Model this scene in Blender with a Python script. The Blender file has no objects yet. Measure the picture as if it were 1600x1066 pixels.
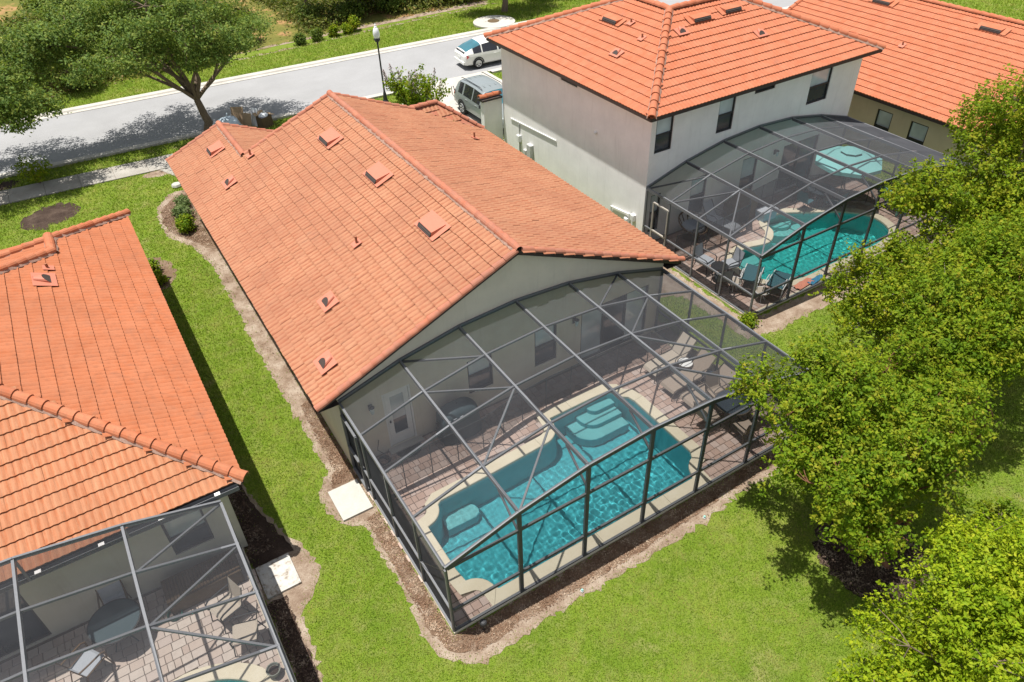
import bpy, math, random
import numpy as np
from mathutils import Vector, Matrix

R = math.radians
random.seed(11)
rng = np.random.default_rng(11)
S = bpy.context.scene
COL = S.collection

# ------------------------------------------------------------------ camera
CAM_POS = np.array([-3.1438, -14.3017, 15.6658])
YAW, PITCH, ROLL = R(30.591), R(39.151), R(-2.168)
_f = np.array([math.sin(YAW) * math.cos(PITCH), math.cos(YAW) * math.cos(PITCH), -math.sin(PITCH)])
_r = np.array([math.cos(YAW), -math.sin(YAW), 0.0])
_u = np.cross(_r, _f)
CR = math.cos(ROLL) * _r + math.sin(ROLL) * _u
CU = -math.sin(ROLL) * _r + math.cos(ROLL) * _u
CF = _f
cam = bpy.data.cameras.new('camera')
cam.sensor_fit = 'HORIZONTAL'
cam.sensor_width = 36.0
cam.lens = 1155.29 / 1600 * 36.0
cam.clip_start, cam.clip_end = 0.1, 2000
cam_o = bpy.data.objects.new('camera', cam)
COL.objects.link(cam_o)
cam_o.matrix_world = Matrix(((CR[0], CU[0], -CF[0], CAM_POS[0]), (CR[1], CU[1], -CF[1], CAM_POS[1]),
                             (CR[2], CU[2], -CF[2], CAM_POS[2]), (0, 0, 0, 1)))
S.camera = cam_o

# ------------------------------------------------------------------ sky, sun, exposure
SUN_DIR = Vector((0.17, -0.13, -1.0)).normalized()       # the way the light travels
w = bpy.data.worlds.new('World')
S.world = w
w.use_nodes = True
nt = w.node_tree
bg = nt.nodes['Background']
sky = nt.nodes.new('ShaderNodeTexSky')
sky.sky_type = 'NISHITA'
sky.sun_disc = False
sky.sun_elevation = math.asin(-SUN_DIR.z)
sky.sun_rotation = math.atan2(-SUN_DIR.x, -SUN_DIR.y)
sky.air_density, sky.dust_density, sky.ozone_density = 1.0, 1.2, 1.0
hs = nt.nodes.new('ShaderNodeHueSaturation')      # humid white summer sky
hs.inputs['Saturation'].default_value = 0.42
nt.links.new(sky.outputs[0], hs.inputs['Color'])
nt.links.new(hs.outputs[0], bg.inputs[0])
bg.inputs[1].default_value = 0.10
sl = bpy.data.lights.new('sun', 'SUN')
sl.energy = 4.8
sl.angle = R(0.53)
sl.color = (1.0, 0.97, 0.92)
sun_o = bpy.data.objects.new('sun', sl)
COL.objects.link(sun_o)
sun_o.rotation_euler = SUN_DIR.to_track_quat('-Z', 'Y').to_euler()
sun_o.location = (-10, 10, 60)
S.view_settings.view_transform = 'Standard'
S.view_settings.look = 'None'
S.view_settings.gamma = 1.0
S.view_settings.exposure = 0.62
S.cycles.max_bounces = 10
S.cycles.diffuse_bounces = 4
S.cycles.glossy_bounces = 3
S.cycles.transmission_bounces = 6
S.cycles.transparent_max_bounces = 24
S.cycles.sample_clamp_indirect = 6.0


# ------------------------------------------------------------------ object helpers
WO = {}          # world position of an object's origin, for parenting without inverse matrices


def tag(o, label=None, cat=None, group=None, kind=None):
    if label: o['label'] = label
    if cat: o['category'] = cat
    if group: o['group'] = group
    if kind: o['kind'] = kind
    return o


def thing(name, label, cat, loc=(0, 0, 0), group=None, rz=0.0):
    o = bpy.data.objects.new(name, None)
    o.empty_display_size = 0.2
    COL.objects.link(o)
    o.location = loc
    o.rotation_euler = (0, 0, rz)
    WO[o.name] = np.array(loc, float)
    return tag(o, label, cat, group)


def mesh_from(name, V, F, mats=None, smooth=False, midx=None):
    me = bpy.data.meshes.new(name)
    me.from_pydata([tuple(v) for v in V], [], [tuple(f) for f in F])
    for m in (mats or []): me.materials.append(m)
    if midx is not None:
        me.polygons.foreach_set('material_index', midx)
    if smooth:
        me.polygons.foreach_set('use_smooth', [True] * len(me.polygons))
    me.update()
    return me


def mesh_np(name, V, F, mat=None, smooth=False):
    """fast mesh: V (n,3), F (m,k) all faces of k corners"""
    me = bpy.data.meshes.new(name)
    n, (m, k) = len(V), F.shape
    me.vertices.add(n)
    me.vertices.foreach_set('co', np.asarray(V, np.float32).ravel())
    me.loops.add(m * k)
    me.loops.foreach_set('vertex_index', F.astype(np.int32).ravel())
    me.polygons.add(m)
    me.polygons.foreach_set('loop_start', np.arange(0, m * k, k, dtype=np.int32))
    try:
        me.polygons.foreach_set('loop_total', np.full(m, k, np.int32))
    except Exception:
        pass
    me.polygons.foreach_set('use_smooth', np.full(m, bool(smooth)))
    if mat: me.materials.append(mat)
    me.update(calc_edges=True)
    return me


def link(name, me, parent=None, loc=None):
    o = bpy.data.objects.new(name, me)
    COL.objects.link(o)
    if parent is not None: o.parent = parent
    if loc is not None: o.location = loc
    return o


def put(name, V, F, mat, parent=None, smooth=False, local=False, midx=None):
    """one mesh object; V in world coordinates (or in the parent's frame when local)"""
    V = np.asarray(V, float)
    used = sorted({i for f in F for i in f})
    if len(used) < len(V):
        rmap = {a: b for b, a in enumerate(used)}
        V = V[used]; F = [tuple(rmap[i] for i in f) for f in F]
    mats = mat if isinstance(mat, (list, tuple)) else [mat]
    if local:
        return link(name, mesh_from(name, V, F, mats, smooth, midx), parent)
    c = (V.min(0) + V.max(0)) / 2
    if parent is None: c[2] = V[:, 2].min()
    o = link(name, mesh_from(name, V - c, F, mats, smooth, midx), parent)
    base = WO.get(parent.name, np.zeros(3)) if parent is not None else np.zeros(3)
    o.location = c - base
    WO[o.name] = c
    return o


def put_np(name, V, F, mat, parent=None, smooth=False):
    V = np.asarray(V, float)
    c = (V.min(0) + V.max(0)) / 2
    if parent is None: c[2] = V[:, 2].min()
    o = link(name, mesh_np(name, V - c, F, mat, smooth), parent)
    base = WO.get(parent.name, np.zeros(3)) if parent is not None else np.zeros(3)
    o.location = c - base
    WO[o.name] = c
    return o


class MB:
    """collects primitive shapes into one mesh"""
    def __init__(s): s.V, s.F = [], []

    def add(s, V, F):
        n = len(s.V)
        s.V += [tuple(float(c) for c in v) for v in V]
        s.F += [tuple(i + n for i in f) for f in F]
        return s

    def box(s, x0, x1, y0, y1, z0, z1):
        V = [(x, y, z) for z in (z0, z1) for y in (y0, y1) for x in (x0, x1)]
        return s.add(V, [(0, 2, 3, 1), (4, 5, 7, 6), (0, 1, 5, 4), (2, 6, 7, 3), (0, 4, 6, 2), (1, 3, 7, 5)])

    def beam(s, p, q, wd, ht, up=(0, 0, 1)):
        p, q, up = np.array(p, float), np.array(q, float), np.array(up, float)
        d = q - p; d /= np.linalg.norm(d)
        a = np.cross(d, up)
        if np.linalg.norm(a) < 1e-6: a = np.array([1.0, 0, 0])
        a /= np.linalg.norm(a); b = np.cross(a, d)
        V = []
        for e in (p, q):
            for sa, sb in ((-1, -1), (1, -1), (1, 1), (-1, 1)):
                V.append(e + a * sa * wd / 2 + b * sb * ht / 2)
        return s.add(V, [(0, 3, 2, 1), (4, 5, 6, 7), (0, 1, 5, 4), (1, 2, 6, 5), (2, 3, 7, 6), (3, 0, 4, 7)])

    def tube(s, pts, radii, seg=8, cap=True):
        pts = [np.array(p, float) for p in pts]
        if not hasattr(radii, '__len__'): radii = [radii] * len(pts)
        V, F = [], []
        prev = None
        for i, p in enumerate(pts):
            d = pts[min(i + 1, len(pts) - 1)] - pts[max(i - 1, 0)]
            d = d / (np.linalg.norm(d) + 1e-9)
            a = prev if prev is not None else (np.array([1.0, 0, 0]) if abs(d[2]) > .7 else np.array([0, 0, 1.0]))
            a = a - d * (a @ d); a /= np.linalg.norm(a) + 1e-9
            prev = a
            b = np.cross(d, a)
            for k in range(seg):
                t = 2 * math.pi * k / seg
                V.append(p + radii[i] * (math.cos(t) * a + math.sin(t) * b))
        for i in range(len(pts) - 1):
            for k in range(seg):
                k2 = (k + 1) % seg
                F.append((i * seg + k, i * seg + k2, (i + 1) * seg + k2, (i + 1) * seg + k))
        if cap:
            F.append(tuple(range(seg))[::-1])
            F.append(tuple((len(pts) - 1) * seg + k for k in range(seg)))
        return s.add(V, F)

    def lathe(s, prof, c=(0, 0, 0), seg=16):
        V, F = [], []
        for r, z in prof:
            for k in range(seg):
                t = 2 * math.pi * k / seg
                V.append((c[0] + r * math.cos(t), c[1] + r * math.sin(t), c[2] + z))
        for i in range(len(prof) - 1):
            for k in range(seg):
                k2 = (k + 1) % seg
                F.append((i * seg + k, i * seg + k2, (i + 1) * seg + k2, (i + 1) * seg + k))
        F.append(tuple(range(seg))[::-1])
        F.append(tuple((len(prof) - 1) * seg + k for k in range(seg)))
        return s.add(V, F)

    def poly(s, pts): return s.add(pts, [tuple(range(len(pts)))])

    def prism(s, pts2, z0, z1):
        n = len(pts2)
        V = [(x, y, z0) for x, y in pts2] + [(x, y, z1) for x, y in pts2]
        F = [tuple(range(n))[::-1], tuple(range(n, 2 * n))]
        F += [(i, (i + 1) % n, (i + 1) % n + n, i + n) for i in range(n)]
        return s.add(V, F)

    def build(s, name, mat, parent=None, smooth=False, local=False):
        return put(name, s.V, s.F, mat, parent, smooth, local)


def children(o): return list(o.children)


def copy_tree(o, parent=None):
    c = o.copy()
    COL.objects.link(c)
    c.parent = parent
    for ch in children(o): copy_tree(ch, c)
    return c


def area2(P):
    return 0.5 * sum(P[i][0] * P[(i + 1) % len(P)][1] - P[(i + 1) % len(P)][0] * P[i][1] for i in range(len(P)))


def ccw(P): return list(P) if area2(P) > 0 else list(P)[::-1]


def offset(P, d):
    """polygon (ccw) moved outwards by d"""
    n = len(P); out = []
    for i in range(n):
        a, b, c = np.array(P[i - 1]), np.array(P[i]), np.array(P[(i + 1) % n])
        e1, e2 = b - a, c - b
        n1 = np.array([e1[1], -e1[0]]) / (np.linalg.norm(e1) + 1e-9)
        n2 = np.array([e2[1], -e2[0]]) / (np.linalg.norm(e2) + 1e-9)
        m = n1 + n2; l = np.linalg.norm(m)
        m = m / l if l > 1e-6 else n1
        out.append(tuple(b + m * d / max(0.5, m @ n1)))
    return out


def pip(X, Y, P):
    inside = np.zeros(X.shape, bool)
    n = len(P)
    for i in range(n):
        x1, y1 = P[i]; x2, y2 = P[(i + 1) % n]
        if y1 == y2: continue
        c = (y1 > Y) != (y2 > Y)
        inside ^= c & (X < (x2 - x1) * (Y - y1) / (y2 - y1) + x1)
    return inside


def roughen(P, step, amp, rs):
    """subdivide an outline and wobble it so that it reads as dug, not drawn"""
    out = []
    n = len(P)
    for i in range(n):
        a, b = np.array(P[i]), np.array(P[(i + 1) % n])
        k = max(1, int(np.linalg.norm(b - a) / step))
        for j in range(k):
            out.append(tuple(a + (b - a) * j / k + rs.normal(0, amp, 2)))
    return out


def smooth_poly(P, it=2):
    for _ in range(it):
        Q = []
        n = len(P)
        for i in range(n):
            a, b = np.array(P[i]), np.array(P[(i + 1) % n])
            Q += [tuple(.75 * a + .25 * b), tuple(.25 * a + .75 * b)]
        P = Q
    return P


def project(p):
    d = np.asarray(p, float) - CAM_POS
    z = d @ CF
    return np.stack([800 + 1155.29 * (d @ CR) / z, 533 - 1155.29 * (d @ CU) / z, z], -1)


# ------------------------------------------------------------------ materials
class NT:
    def __init__(s, name):
        s.m = bpy.data.materials.new(name)
        s.m.use_nodes = True
        s.t = s.m.node_tree
        s.b = s.t.nodes['Principled BSDF']
        s.out = s.t.nodes['Material Output']

    def n(s, t, **k):
        o = s.t.nodes.new(t)
        for a, v in k.items(): setattr(o, a, v)
        return o

    def l(s, a, b): s.t.links.new(a, b)

    def pos(s, scale=(1, 1, 1)):
        g = s.n('ShaderNodeNewGeometry')
        mp = s.n('ShaderNodeMapping')
        mp.inputs['Scale'].default_value = scale
        s.l(g.outputs['Position'], mp.inputs[0])
        return mp.outputs[0]

    def noise(s, vec, scale, detail=4, rough=.6):
        t = s.n('ShaderNodeTexNoise')
        t.inputs['Scale'].default_value = scale
        t.inputs['Detail'].default_value = detail
        t.inputs['Roughness'].default_value = rough
        if vec is not None: s.l(vec, t.inputs['Vector'])
        return t.outputs[0]

    def ramp(s, fac, stops):
        r = s.n('ShaderNodeValToRGB')
        e = r.color_ramp.elements
        while len(e) < len(stops): e.new(0.5)
        for i, (p, c) in enumerate(stops):
            e[i].position = p
            e[i].color = (c[0], c[1], c[2], 1)
        s.l(fac, r.inputs[0])
        return r.outputs[0]

    def mix(s, fac, a, b, mode='MIX'):
        x = s.n('ShaderNodeMix', data_type='RGBA', blend_type=mode)
        for sock, v in ((x.inputs[0], fac), (x.inputs[6], a), (x.inputs[7], b)):
            if hasattr(v, 'is_linked'): s.l(v, sock)
            elif hasattr(v, '__len__'): sock.default_value = (v[0], v[1], v[2], 1)
            else: sock.default_value = v
        return x.outputs[2]

    def math(s, op, a, b=None):
        x = s.n('ShaderNodeMath', operation=op)
        for sock, v in ((x.inputs[0], a), (x.inputs[1], b)):
            if v is None: continue
            if hasattr(v, 'is_linked'): s.l(v, sock)
            else: sock.default_value = v
        return x.outputs[0]

    def rand(s):
        g = s.n('ShaderNodeNewGeometry')
        o = s.n('ShaderNodeObjectInfo')
        return s.math('FRACT', s.math('ADD', g.outputs['Random Per Island'], o.outputs['Random']))

    def bump(s, h, strength=.3, dist=.01):
        b = s.n('ShaderNodeBump')
        b.inputs['Strength'].default_value = strength
        b.inputs['Distance'].default_value = dist
        s.l(h, b.inputs['Height'])
        s.l(b.outputs[0], s.b.inputs['Normal'])

    def fin(s, col, rough=.8, spec=.3):
        if hasattr(col, 'is_linked'): s.l(col, s.b.inputs['Base Color'])
        else: s.b.inputs['Base Color'].default_value = (col[0], col[1], col[2], 1)
        s.b.inputs['Roughness'].default_value = rough
        s.b.inputs['Specular IOR Level'].default_value = spec
        return s.m


def plain(name, c, rough=.6, spec=.4, metal=0.0, var=.12, scale=9.0, bump=0.0):
    t = NT(name)
    v = t.noise(t.pos(), scale, 5)
    col = t.ramp(v, [(.25, [x * (1 - var) for x in c]), (.75, [min(1, x * (1 + var)) for x in c])])
    t.b.inputs['Metallic'].default_value = metal
    if bump: t.bump(v, bump, .01)
    return t.fin(col, rough, spec)


def tile_mat(name, cols, streak_scale, dirt, crest=0.0):
    t = NT(name)
    base = t.ramp(t.rand(), [(0.0, cols[0]), (.45, cols[1]), (.8, cols[2]), (1.0, cols[3])])
    st = t.noise(t.pos(streak_scale), 1.0, 3, .55)
    c = t.mix(t.ramp(st, [(.35, (0, 0, 0)), (.7, (1, 1, 1))]), base, t.mix(.85, base, cols[4]))
    st2 = t.noise(t.pos(tuple(k * 1.9 for k in streak_scale)), 1.0, 2, .5)
    c = t.mix(t.ramp(st2, [(.52, (0, 0, 0)), (.66, (.6, .6, .6))]), c, t.mix(.7, c, cols[5]))
    sp = t.noise(t.pos(), 26, 4)
    c = t.mix(t.ramp(sp, [(.52, (0, 0, 0)), (.72, (1, 1, 1))]), c, t.mix(.5, c, cols[5]))
    soot = t.noise(t.pos((1.4, 1.4, 1.4)), 1.0, 6, .7)
    c = t.mix(t.ramp(soot, [(.58, (0, 0, 0)), (.78, (.55, .55, .55))]), c, (.17, .10, .075))
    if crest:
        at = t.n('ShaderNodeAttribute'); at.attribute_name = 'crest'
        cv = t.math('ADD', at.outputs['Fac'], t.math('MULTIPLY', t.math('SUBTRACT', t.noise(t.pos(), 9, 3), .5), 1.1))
        # shading of the rolls put into the colour: paler crests, darker pans
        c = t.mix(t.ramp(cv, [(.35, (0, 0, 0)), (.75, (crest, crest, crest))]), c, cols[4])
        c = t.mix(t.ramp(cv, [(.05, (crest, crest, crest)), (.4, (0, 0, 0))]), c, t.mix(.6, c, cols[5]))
    big = t.noise(t.pos(), .55, 4)
    c = t.mix(t.ramp(big, [(.40, (0, 0, 0)), (.68, (dirt, dirt, dirt))]), c, cols[5])
    t.bump(t.noise(t.pos(), 60, 3), .25, .004)
    return t.fin(c, .82, .25)


MAT = {}
# peach flat tiles of the middle house / orange rolled tiles of the others
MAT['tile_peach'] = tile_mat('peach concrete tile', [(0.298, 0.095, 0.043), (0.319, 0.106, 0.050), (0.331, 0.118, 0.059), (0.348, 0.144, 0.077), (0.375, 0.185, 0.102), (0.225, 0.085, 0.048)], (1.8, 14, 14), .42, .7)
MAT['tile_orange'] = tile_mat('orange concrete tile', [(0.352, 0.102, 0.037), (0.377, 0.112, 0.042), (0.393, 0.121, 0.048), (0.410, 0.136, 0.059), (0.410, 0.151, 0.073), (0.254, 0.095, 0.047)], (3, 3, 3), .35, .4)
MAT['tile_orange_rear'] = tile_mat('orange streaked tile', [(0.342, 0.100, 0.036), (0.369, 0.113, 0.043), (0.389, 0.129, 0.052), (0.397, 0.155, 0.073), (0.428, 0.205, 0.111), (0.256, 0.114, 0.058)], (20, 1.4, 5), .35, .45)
MAT['tile_red'] = tile_mat('red orange concrete tile', [(0.385, 0.115, 0.052), (0.402, 0.122, 0.057), (0.414, 0.130, 0.061), (0.427, 0.142, 0.071), (0.427, 0.156, 0.084), (0.335, 0.115, 0.061)], (3, 3, 3), .2)
MAT['cap_peach'] = tile_mat('peach ridge tile', [(0.340, 0.104, 0.054), (0.374, 0.121, 0.064), (0.399, 0.134, 0.071), (0.416, 0.153, 0.085), (0.383, 0.162, 0.102), (0.255, 0.119, 0.085)], (4, 4, 4), .5)
MAT['cap_orange'] = tile_mat('orange ridge tile', [(0.374, 0.104, 0.043), (0.408, 0.117, 0.048), (0.433, 0.128, 0.055), (0.451, 0.157, 0.076), (0.416, 0.162, 0.085), (0.272, 0.111, 0.060)], (4, 4, 4), .4)
MAT['vent'] = plain('pink painted vent metal', (.44, .15, .092), .6, .35, var=.05)
MAT['deckroof'] = plain('roof underlay', (.10, .042, .028), .9, .1)
MAT['mortar'] = plain('grey ridge mortar', (.34, .22, .17), .95, .1, var=.3, scale=30)
MAT['fascia'] = plain('dark brown fascia', (.055, .042, .036), .6, .3)


def stucco(name, c, stain):
    t = NT(name)
    p = t.pos()
    v = t.noise(p, 1.3, 6, .65)
    col = t.ramp(v, [(.3, [x * .93 for x in c]), (.7, [min(1, x * 1.05) for x in c])])
    s2 = t.noise(t.pos((6, 6, .5)), 1.0, 5, .7)
    col = t.mix(t.ramp(s2, [(.55, (0, 0, 0)), (.85, (.5, .5, .5))]), col, stain)
    t.bump(t.noise(p, 70, 4), .3, .006)
    return t.fin(col, .9, .2)


MAT['stucco_beige'] = stucco('beige stucco', (.66, .59, .475), (.40, .36, .29))
MAT['stucco_white'] = stucco('white stucco', (.83, .815, .78), (.56, .54, .50))
MAT['stucco_tan'] = stucco('tan stucco', (.58, .50, .37), (.42, .35, .25))
MAT['stucco_gray'] = stucco('grey beige stucco', (.50, .47, .39), (.36, .33, .27))
MAT['white_trim'] = plain('white trim', (.74, .74, .72), .5, .4, var=.05)
MAT['bronze'] = plain('bronze window frame', (.035, .033, .033), .5, .4)
MAT['alu'] = plain('grey bronze aluminium', (.135, .138, .145), .42, .5, var=.12, scale=20)
MAT['alu_door'] = plain('tan door frame', (.33, .30, .26), .5, .4)
MAT['dark'] = plain('black metal', (.022, .022, .024), .45, .5)
MAT['black_plastic'] = plain('black plastic', (.03, .03, .032), .6, .4)
MAT['clip'] = plain('white clip', (.78, .76, .74), .5, .4)


def glass(name, c, rough=.06):
    t = NT(name)
    v = t.noise(t.pos(), .9, 2)
    col = t.ramp(v, [(.3, [x * .7 for x in c]), (.7, [x * 1.3 for x in c])])
    return t.fin(col, rough, .9)


MAT['glass'] = glass('dark window glass', (.035, .045, .055))
MAT['glass_pale'] = glass('pale glass with painted sky reflection', (.50, .58, .60), .1)  # sky reflection of the upper panes put into a pale base colour
MAT['glass_teal'] = glass('teal tinted glass', (.03, .12, .15))
MAT['glass_car'] = glass('tinted car glass', (.02, .02, .024))


def screen(name, c, a):
    """woven insect mesh: opaque threads, open holes; the threads close up as the sheet is seen edge-on"""
    t = NT(name)
    g = t.n('ShaderNodeNewGeometry')
    dp = t.n('ShaderNodeVectorMath', operation='DOT_PRODUCT')
    t.l(g.outputs['Normal'], dp.inputs[0]); t.l(g.outputs['Incoming'], dp.inputs[1])
    c0 = t.math('MAXIMUM', t.math('ABSOLUTE', dp.outputs['Value']), .04)
    p = t.math('MULTIPLY', 1 - a, t.math('MAXIMUM', t.math('SUBTRACT', 1.0, t.math('DIVIDE', a, c0)), .03))
    wv = t.noise(t.pos(), 1.1, 5, .7)
    oi = t.n('ShaderNodeObjectInfo')
    col = t.ramp(wv, [(.3, [x * .8 for x in c]), (.75, [x * 1.35 for x in c])])
    col = t.mix(t.math('MULTIPLY', oi.outputs['Random'], .3), col, [x * 2.4 for x in c])
    df = t.n('ShaderNodeBsdfDiffuse'); t.l(col, df.inputs[0])
    tl = t.n('ShaderNodeBsdfTranslucent'); t.l(col, tl.inputs[0])
    m1 = t.n('ShaderNodeMixShader'); m1.inputs[0].default_value = .12
    t.l(df.outputs[0], m1.inputs[1]); t.l(tl.outputs[0], m1.inputs[2])
    tr = t.n('ShaderNodeBsdfTransparent')
    mx = t.n('ShaderNodeMixShader')
    t.l(p, mx.inputs[0]); t.l(m1.outputs[0], mx.inputs[1]); t.l(tr.outputs[0], mx.inputs[2])
    t.l(mx.outputs[0], t.out.inputs[0])
    return t.m


MAT['screen'] = screen('charcoal insect mesh', (.052, .053, .058), .16)
MAT['fence_mesh'] = screen('black safety mesh', (.03, .03, .033), .22)

# ground
t = NT('lawn turf')
p = t.pos()
n1, n2, n3 = t.noise(p, .45, 5, .6), t.noise(p, 3.2, 4, .65), t.noise(p, 38, 3, .6)
c = t.ramp(n1, [(.3, (.13, .20, .018)), (.55, (.18, .245, .026)), (.75, (.26, .265, .055))])
c = t.mix(t.ramp(n2, [(.45, (0, 0, 0)), (.75, (.75, .75, .75))]), c, (.26, .24, .085))
c = t.mix(t.ramp(n3, [(.3, (.75, .75, .75)), (.65, (0, 0, 0))]), c, (.055, .10, .012))
wp = t.noise(t.pos(), .62, 6, .6)
c = t.mix(t.ramp(wp, [(.60, (0, 0, 0)), (.72, (.7, .7, .7))]), c, (.29, .235, .115))
t.bump(n3, .9, .04)
MAT['lawn'] = t.fin(c, .95, .1)


def leafmat(name, cols, trans=.35, patch=.7, straw=2.6):
    t = NT(name)
    g = t.n('ShaderNodeNewGeometry')
    rv = t.math('ADD', t.math('MULTIPLY', t.math('SUBTRACT', g.outputs['Random Per Island'], .5), .5), t.noise(t.pos(), 1.9, 3))
    base = t.ramp(rv, [(.15 + .7 * p_, c_) for p_, c_ in cols])
    pn = t.noise(t.pos(), patch, 3)
    base = t.mix(t.ramp(pn, [(.35, (.45, .45, .45)), (.65, (0, 0, 0))]), base, cols[0][1])
    hue = t.mix(t.ramp(t.noise(t.pos(), straw, 2), [(.5, (0, 0, 0)), (.72, (.55, .55, .55))]), base, cols[-1][1])
    df = t.b
    t.l(hue, df.inputs['Base Color'])
    df.inputs['Roughness'].default_value = .55
    df.inputs['Specular IOR Level'].default_value = .12
    tl = t.n('ShaderNodeBsdfTranslucent')
    t.l(t.mix(.4, hue, (.25, .33, .012)), tl.inputs[0])
    mx = t.n('ShaderNodeMixShader')
    mx.inputs[0].default_value = trans
    t.l(df.outputs[0], mx.inputs[1]); t.l(tl.outputs[0], mx.inputs[2])
    t.l(mx.outputs[0], t.out.inputs[0])
    return t.m


MAT['blade'] = leafmat('grass blade', [(0, (.125, .215, .016)), (.5, (.22, .315, .028)), (.85, (.33, .375, .056)), (1, (.44, .37, .13))], .32, .9, 1.1)
MAT['leaf_oak'] = leafmat('oak leaf', [(0, (0.067, 0.123, 0.0291)), (.5, (0.134, 0.213, 0.0448)), (.85, (0.235, 0.314, 0.0616)), (1, (0.381, 0.381, 0.0784))], .4)
MAT['leaf_wood'] = leafmat('woodland leaf', [(0, (.05, .09, .018)), (.5, (.11, .17, .03)), (.85, (.19, .25, .04)), (1, (.28, .28, .055))], .4)
MAT['leaf_bright'] = leafmat('fresh green leaf', [(0, (0.086, 0.155, 0.0076)), (.5, (0.193, 0.279, 0.0115)), (.85, (0.317, 0.365, 0.0172)), (1, (0.422, 0.336, 0.0288))], .42)
MAT['leaf_dense'] = leafmat('mid green leaf', [(0, (0.070, 0.140, 0.0074)), (.5, (0.162, 0.258, 0.0113)), (.85, (0.280, 0.346, 0.0168)), (1, (0.392, 0.327, 0.0281))], .42)
MAT['leaf_yellow'] = leafmat('yellow green leaf', [(0, (0.128, 0.223, 0.0080)), (.5, (0.264, 0.367, 0.0122)), (.85, (0.391, 0.457, 0.0182)), (1, (0.476, 0.475, 0.0304))], .42)
MAT['leaf_sage'] = leafmat('sage shrub leaf', [(0, (.06, .10, .03)), (.5, (.11, .16, .05)), (.85, (.16, .20, .07)), (1, (.22, .24, .10))], .25)
MAT['flower'] = leafmat('mauve flower', [(0, (.24, .17, .17)), (.5, (.40, .31, .32)), (.85, (.52, .44, .43)), (1, (.44, .40, .33))], .2)
MAT['under'] = leafmat('undergrowth leaf', [(0, (.045, .07, .015)), (.5, (.11, .145, .025)), (.85, (.20, .20, .045)), (1, (.30, .20, .08))], .3, .25)
MAT['bark'] = plain('grey brown bark', (.16, .12, .085), .95, .1, var=.35, scale=14, bump=.7)
MAT['bark_red'] = plain('red brown bark', (.20, .095, .055), .9, .15, var=.35, scale=14, bump=.5)
MAT['bark_pale'] = plain('pale twig', (.36, .31, .26), .9, .15, var=.25, scale=14)


def ground_mat(name, stops, scale, stops2, fine, bump):
    t = NT(name)
    p = t.pos()
    c = t.ramp(t.noise(p, scale, 6, .65), stops)
    c = t.mix(t.ramp(t.noise(p, fine, 4, .7), [(.35, (0, 0, 0)), (.65, (1, 1, 1))]), c, stops2, 'MULTIPLY')
    t.bump(t.noise(p, fine * 1.3, 4, .7), bump, .03)
    return t.fin(c, .95, .1)


MAT['mulch'] = ground_mat('brown mulch', [(.3, (.15, .09, .058)), (.5, (.22, .15, .10)), (.72, (.33, .25, .19))], 1.6, (.6, .56, .54), 42, .9)
MAT['sand'] = ground_mat('sandy soil', [(.30, (.19, .13, .09)), (.46, (.285, .215, .16)), (.6, (.37, .30, .235)), (.78, (.45, .385, .315))], 1.7, (.7, .66, .62), 34, .7)
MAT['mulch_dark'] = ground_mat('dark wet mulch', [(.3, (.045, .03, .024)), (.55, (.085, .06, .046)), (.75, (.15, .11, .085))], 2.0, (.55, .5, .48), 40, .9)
MAT['forest_soil'] = ground_mat('orange forest floor', [(.3, (.11, .13, .03)), (.52, (.17, .16, .04)), (.62, (.36, .21, .10)), (.72, (.15, .15, .035))], .5, (.7, .65, .6), 6, .5)
t = NT('pale asphalt')
p = t.pos()
c = t.ramp(t.noise(p, .35, 5), [(.3, (.255, .252, .25)), (.7, (.315, .312, .31))])
c = t.mix(t.ramp(t.noise(p, 55, 3), [(.35, (.5, .5, .5)), (.6, (0, 0, 0))]), c, (.215, .212, .21))
t.bump(t.noise(p, 60, 2), .3, .01)
MAT['asphalt'] = t.fin(c, .9, .2)
MAT['concrete'] = ground_mat('pale concrete', [(.3, (.40, .375, .335)), (.55, (.46, .435, .39)), (.75, (.51, .485, .44))], 1.2, (.9, .89, .87), 24, .25)
MAT['concrete_old'] = ground_mat('stained concrete', [(.3, (.27, .245, .215)), (.55, (.34, .32, .285)), (.75, (.41, .385, .35))], .9, (.85, .83, .8), 20, .3)
MAT['padwhite'] = ground_mat('white concrete pad', [(.3, (.40, .385, .345)), (.7, (.47, .455, .415))], 2.5, (.93, .92, .9), 30, .2)
t = NT('weathered white pad')
p = t.pos()
c = t.ramp(t.noise(p, 7, 6, .7), [(.42, (.46, .445, .41)), (.54, (.40, .37, .325)), (.64, (.22, .18, .14))])
MAT['padstain'] = t.fin(c, .9, .2)


def paver_mat(name, cols, dark):
    t = NT(name)
    c = t.ramp(t.rand(), [(0, cols[0]), (.4, cols[1]), (.75, cols[2]), (1, cols[3])])
    p = t.pos()
    c = t.mix(t.ramp(t.noise(p, 7, 5, .65), [(.45, (0, 0, 0)), (.75, (.55, .55, .55))]), c, dark)
    t.bump(t.noise(p, 60, 3), .3, .005)
    return t.fin(c, .9, .2)


MAT['paver'] = paver_mat('pink grey paver', [(.36, .245, .195), (.42, .30, .245), (.47, .355, .30), (.43, .35, .31)], (.31, .235, .20))
MAT['paver_pale'] = paver_mat('pale pink paver', [(.42, .33, .275), (.47, .385, .325), (.50, .43, .37), (.44, .36, .315)], (.38, .31, .265))
MAT['joint'] = plain('sand joint', (.16, .125, .10), .95, .1, var=.2)
MAT['coping'] = ground_mat('cream coping', [(.3, (.56, .495, .37)), (.55, (.61, .55, .42)), (.75, (.65, .59, .47))], 1.5, (.94, .93, .9), 30, .15)


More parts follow.
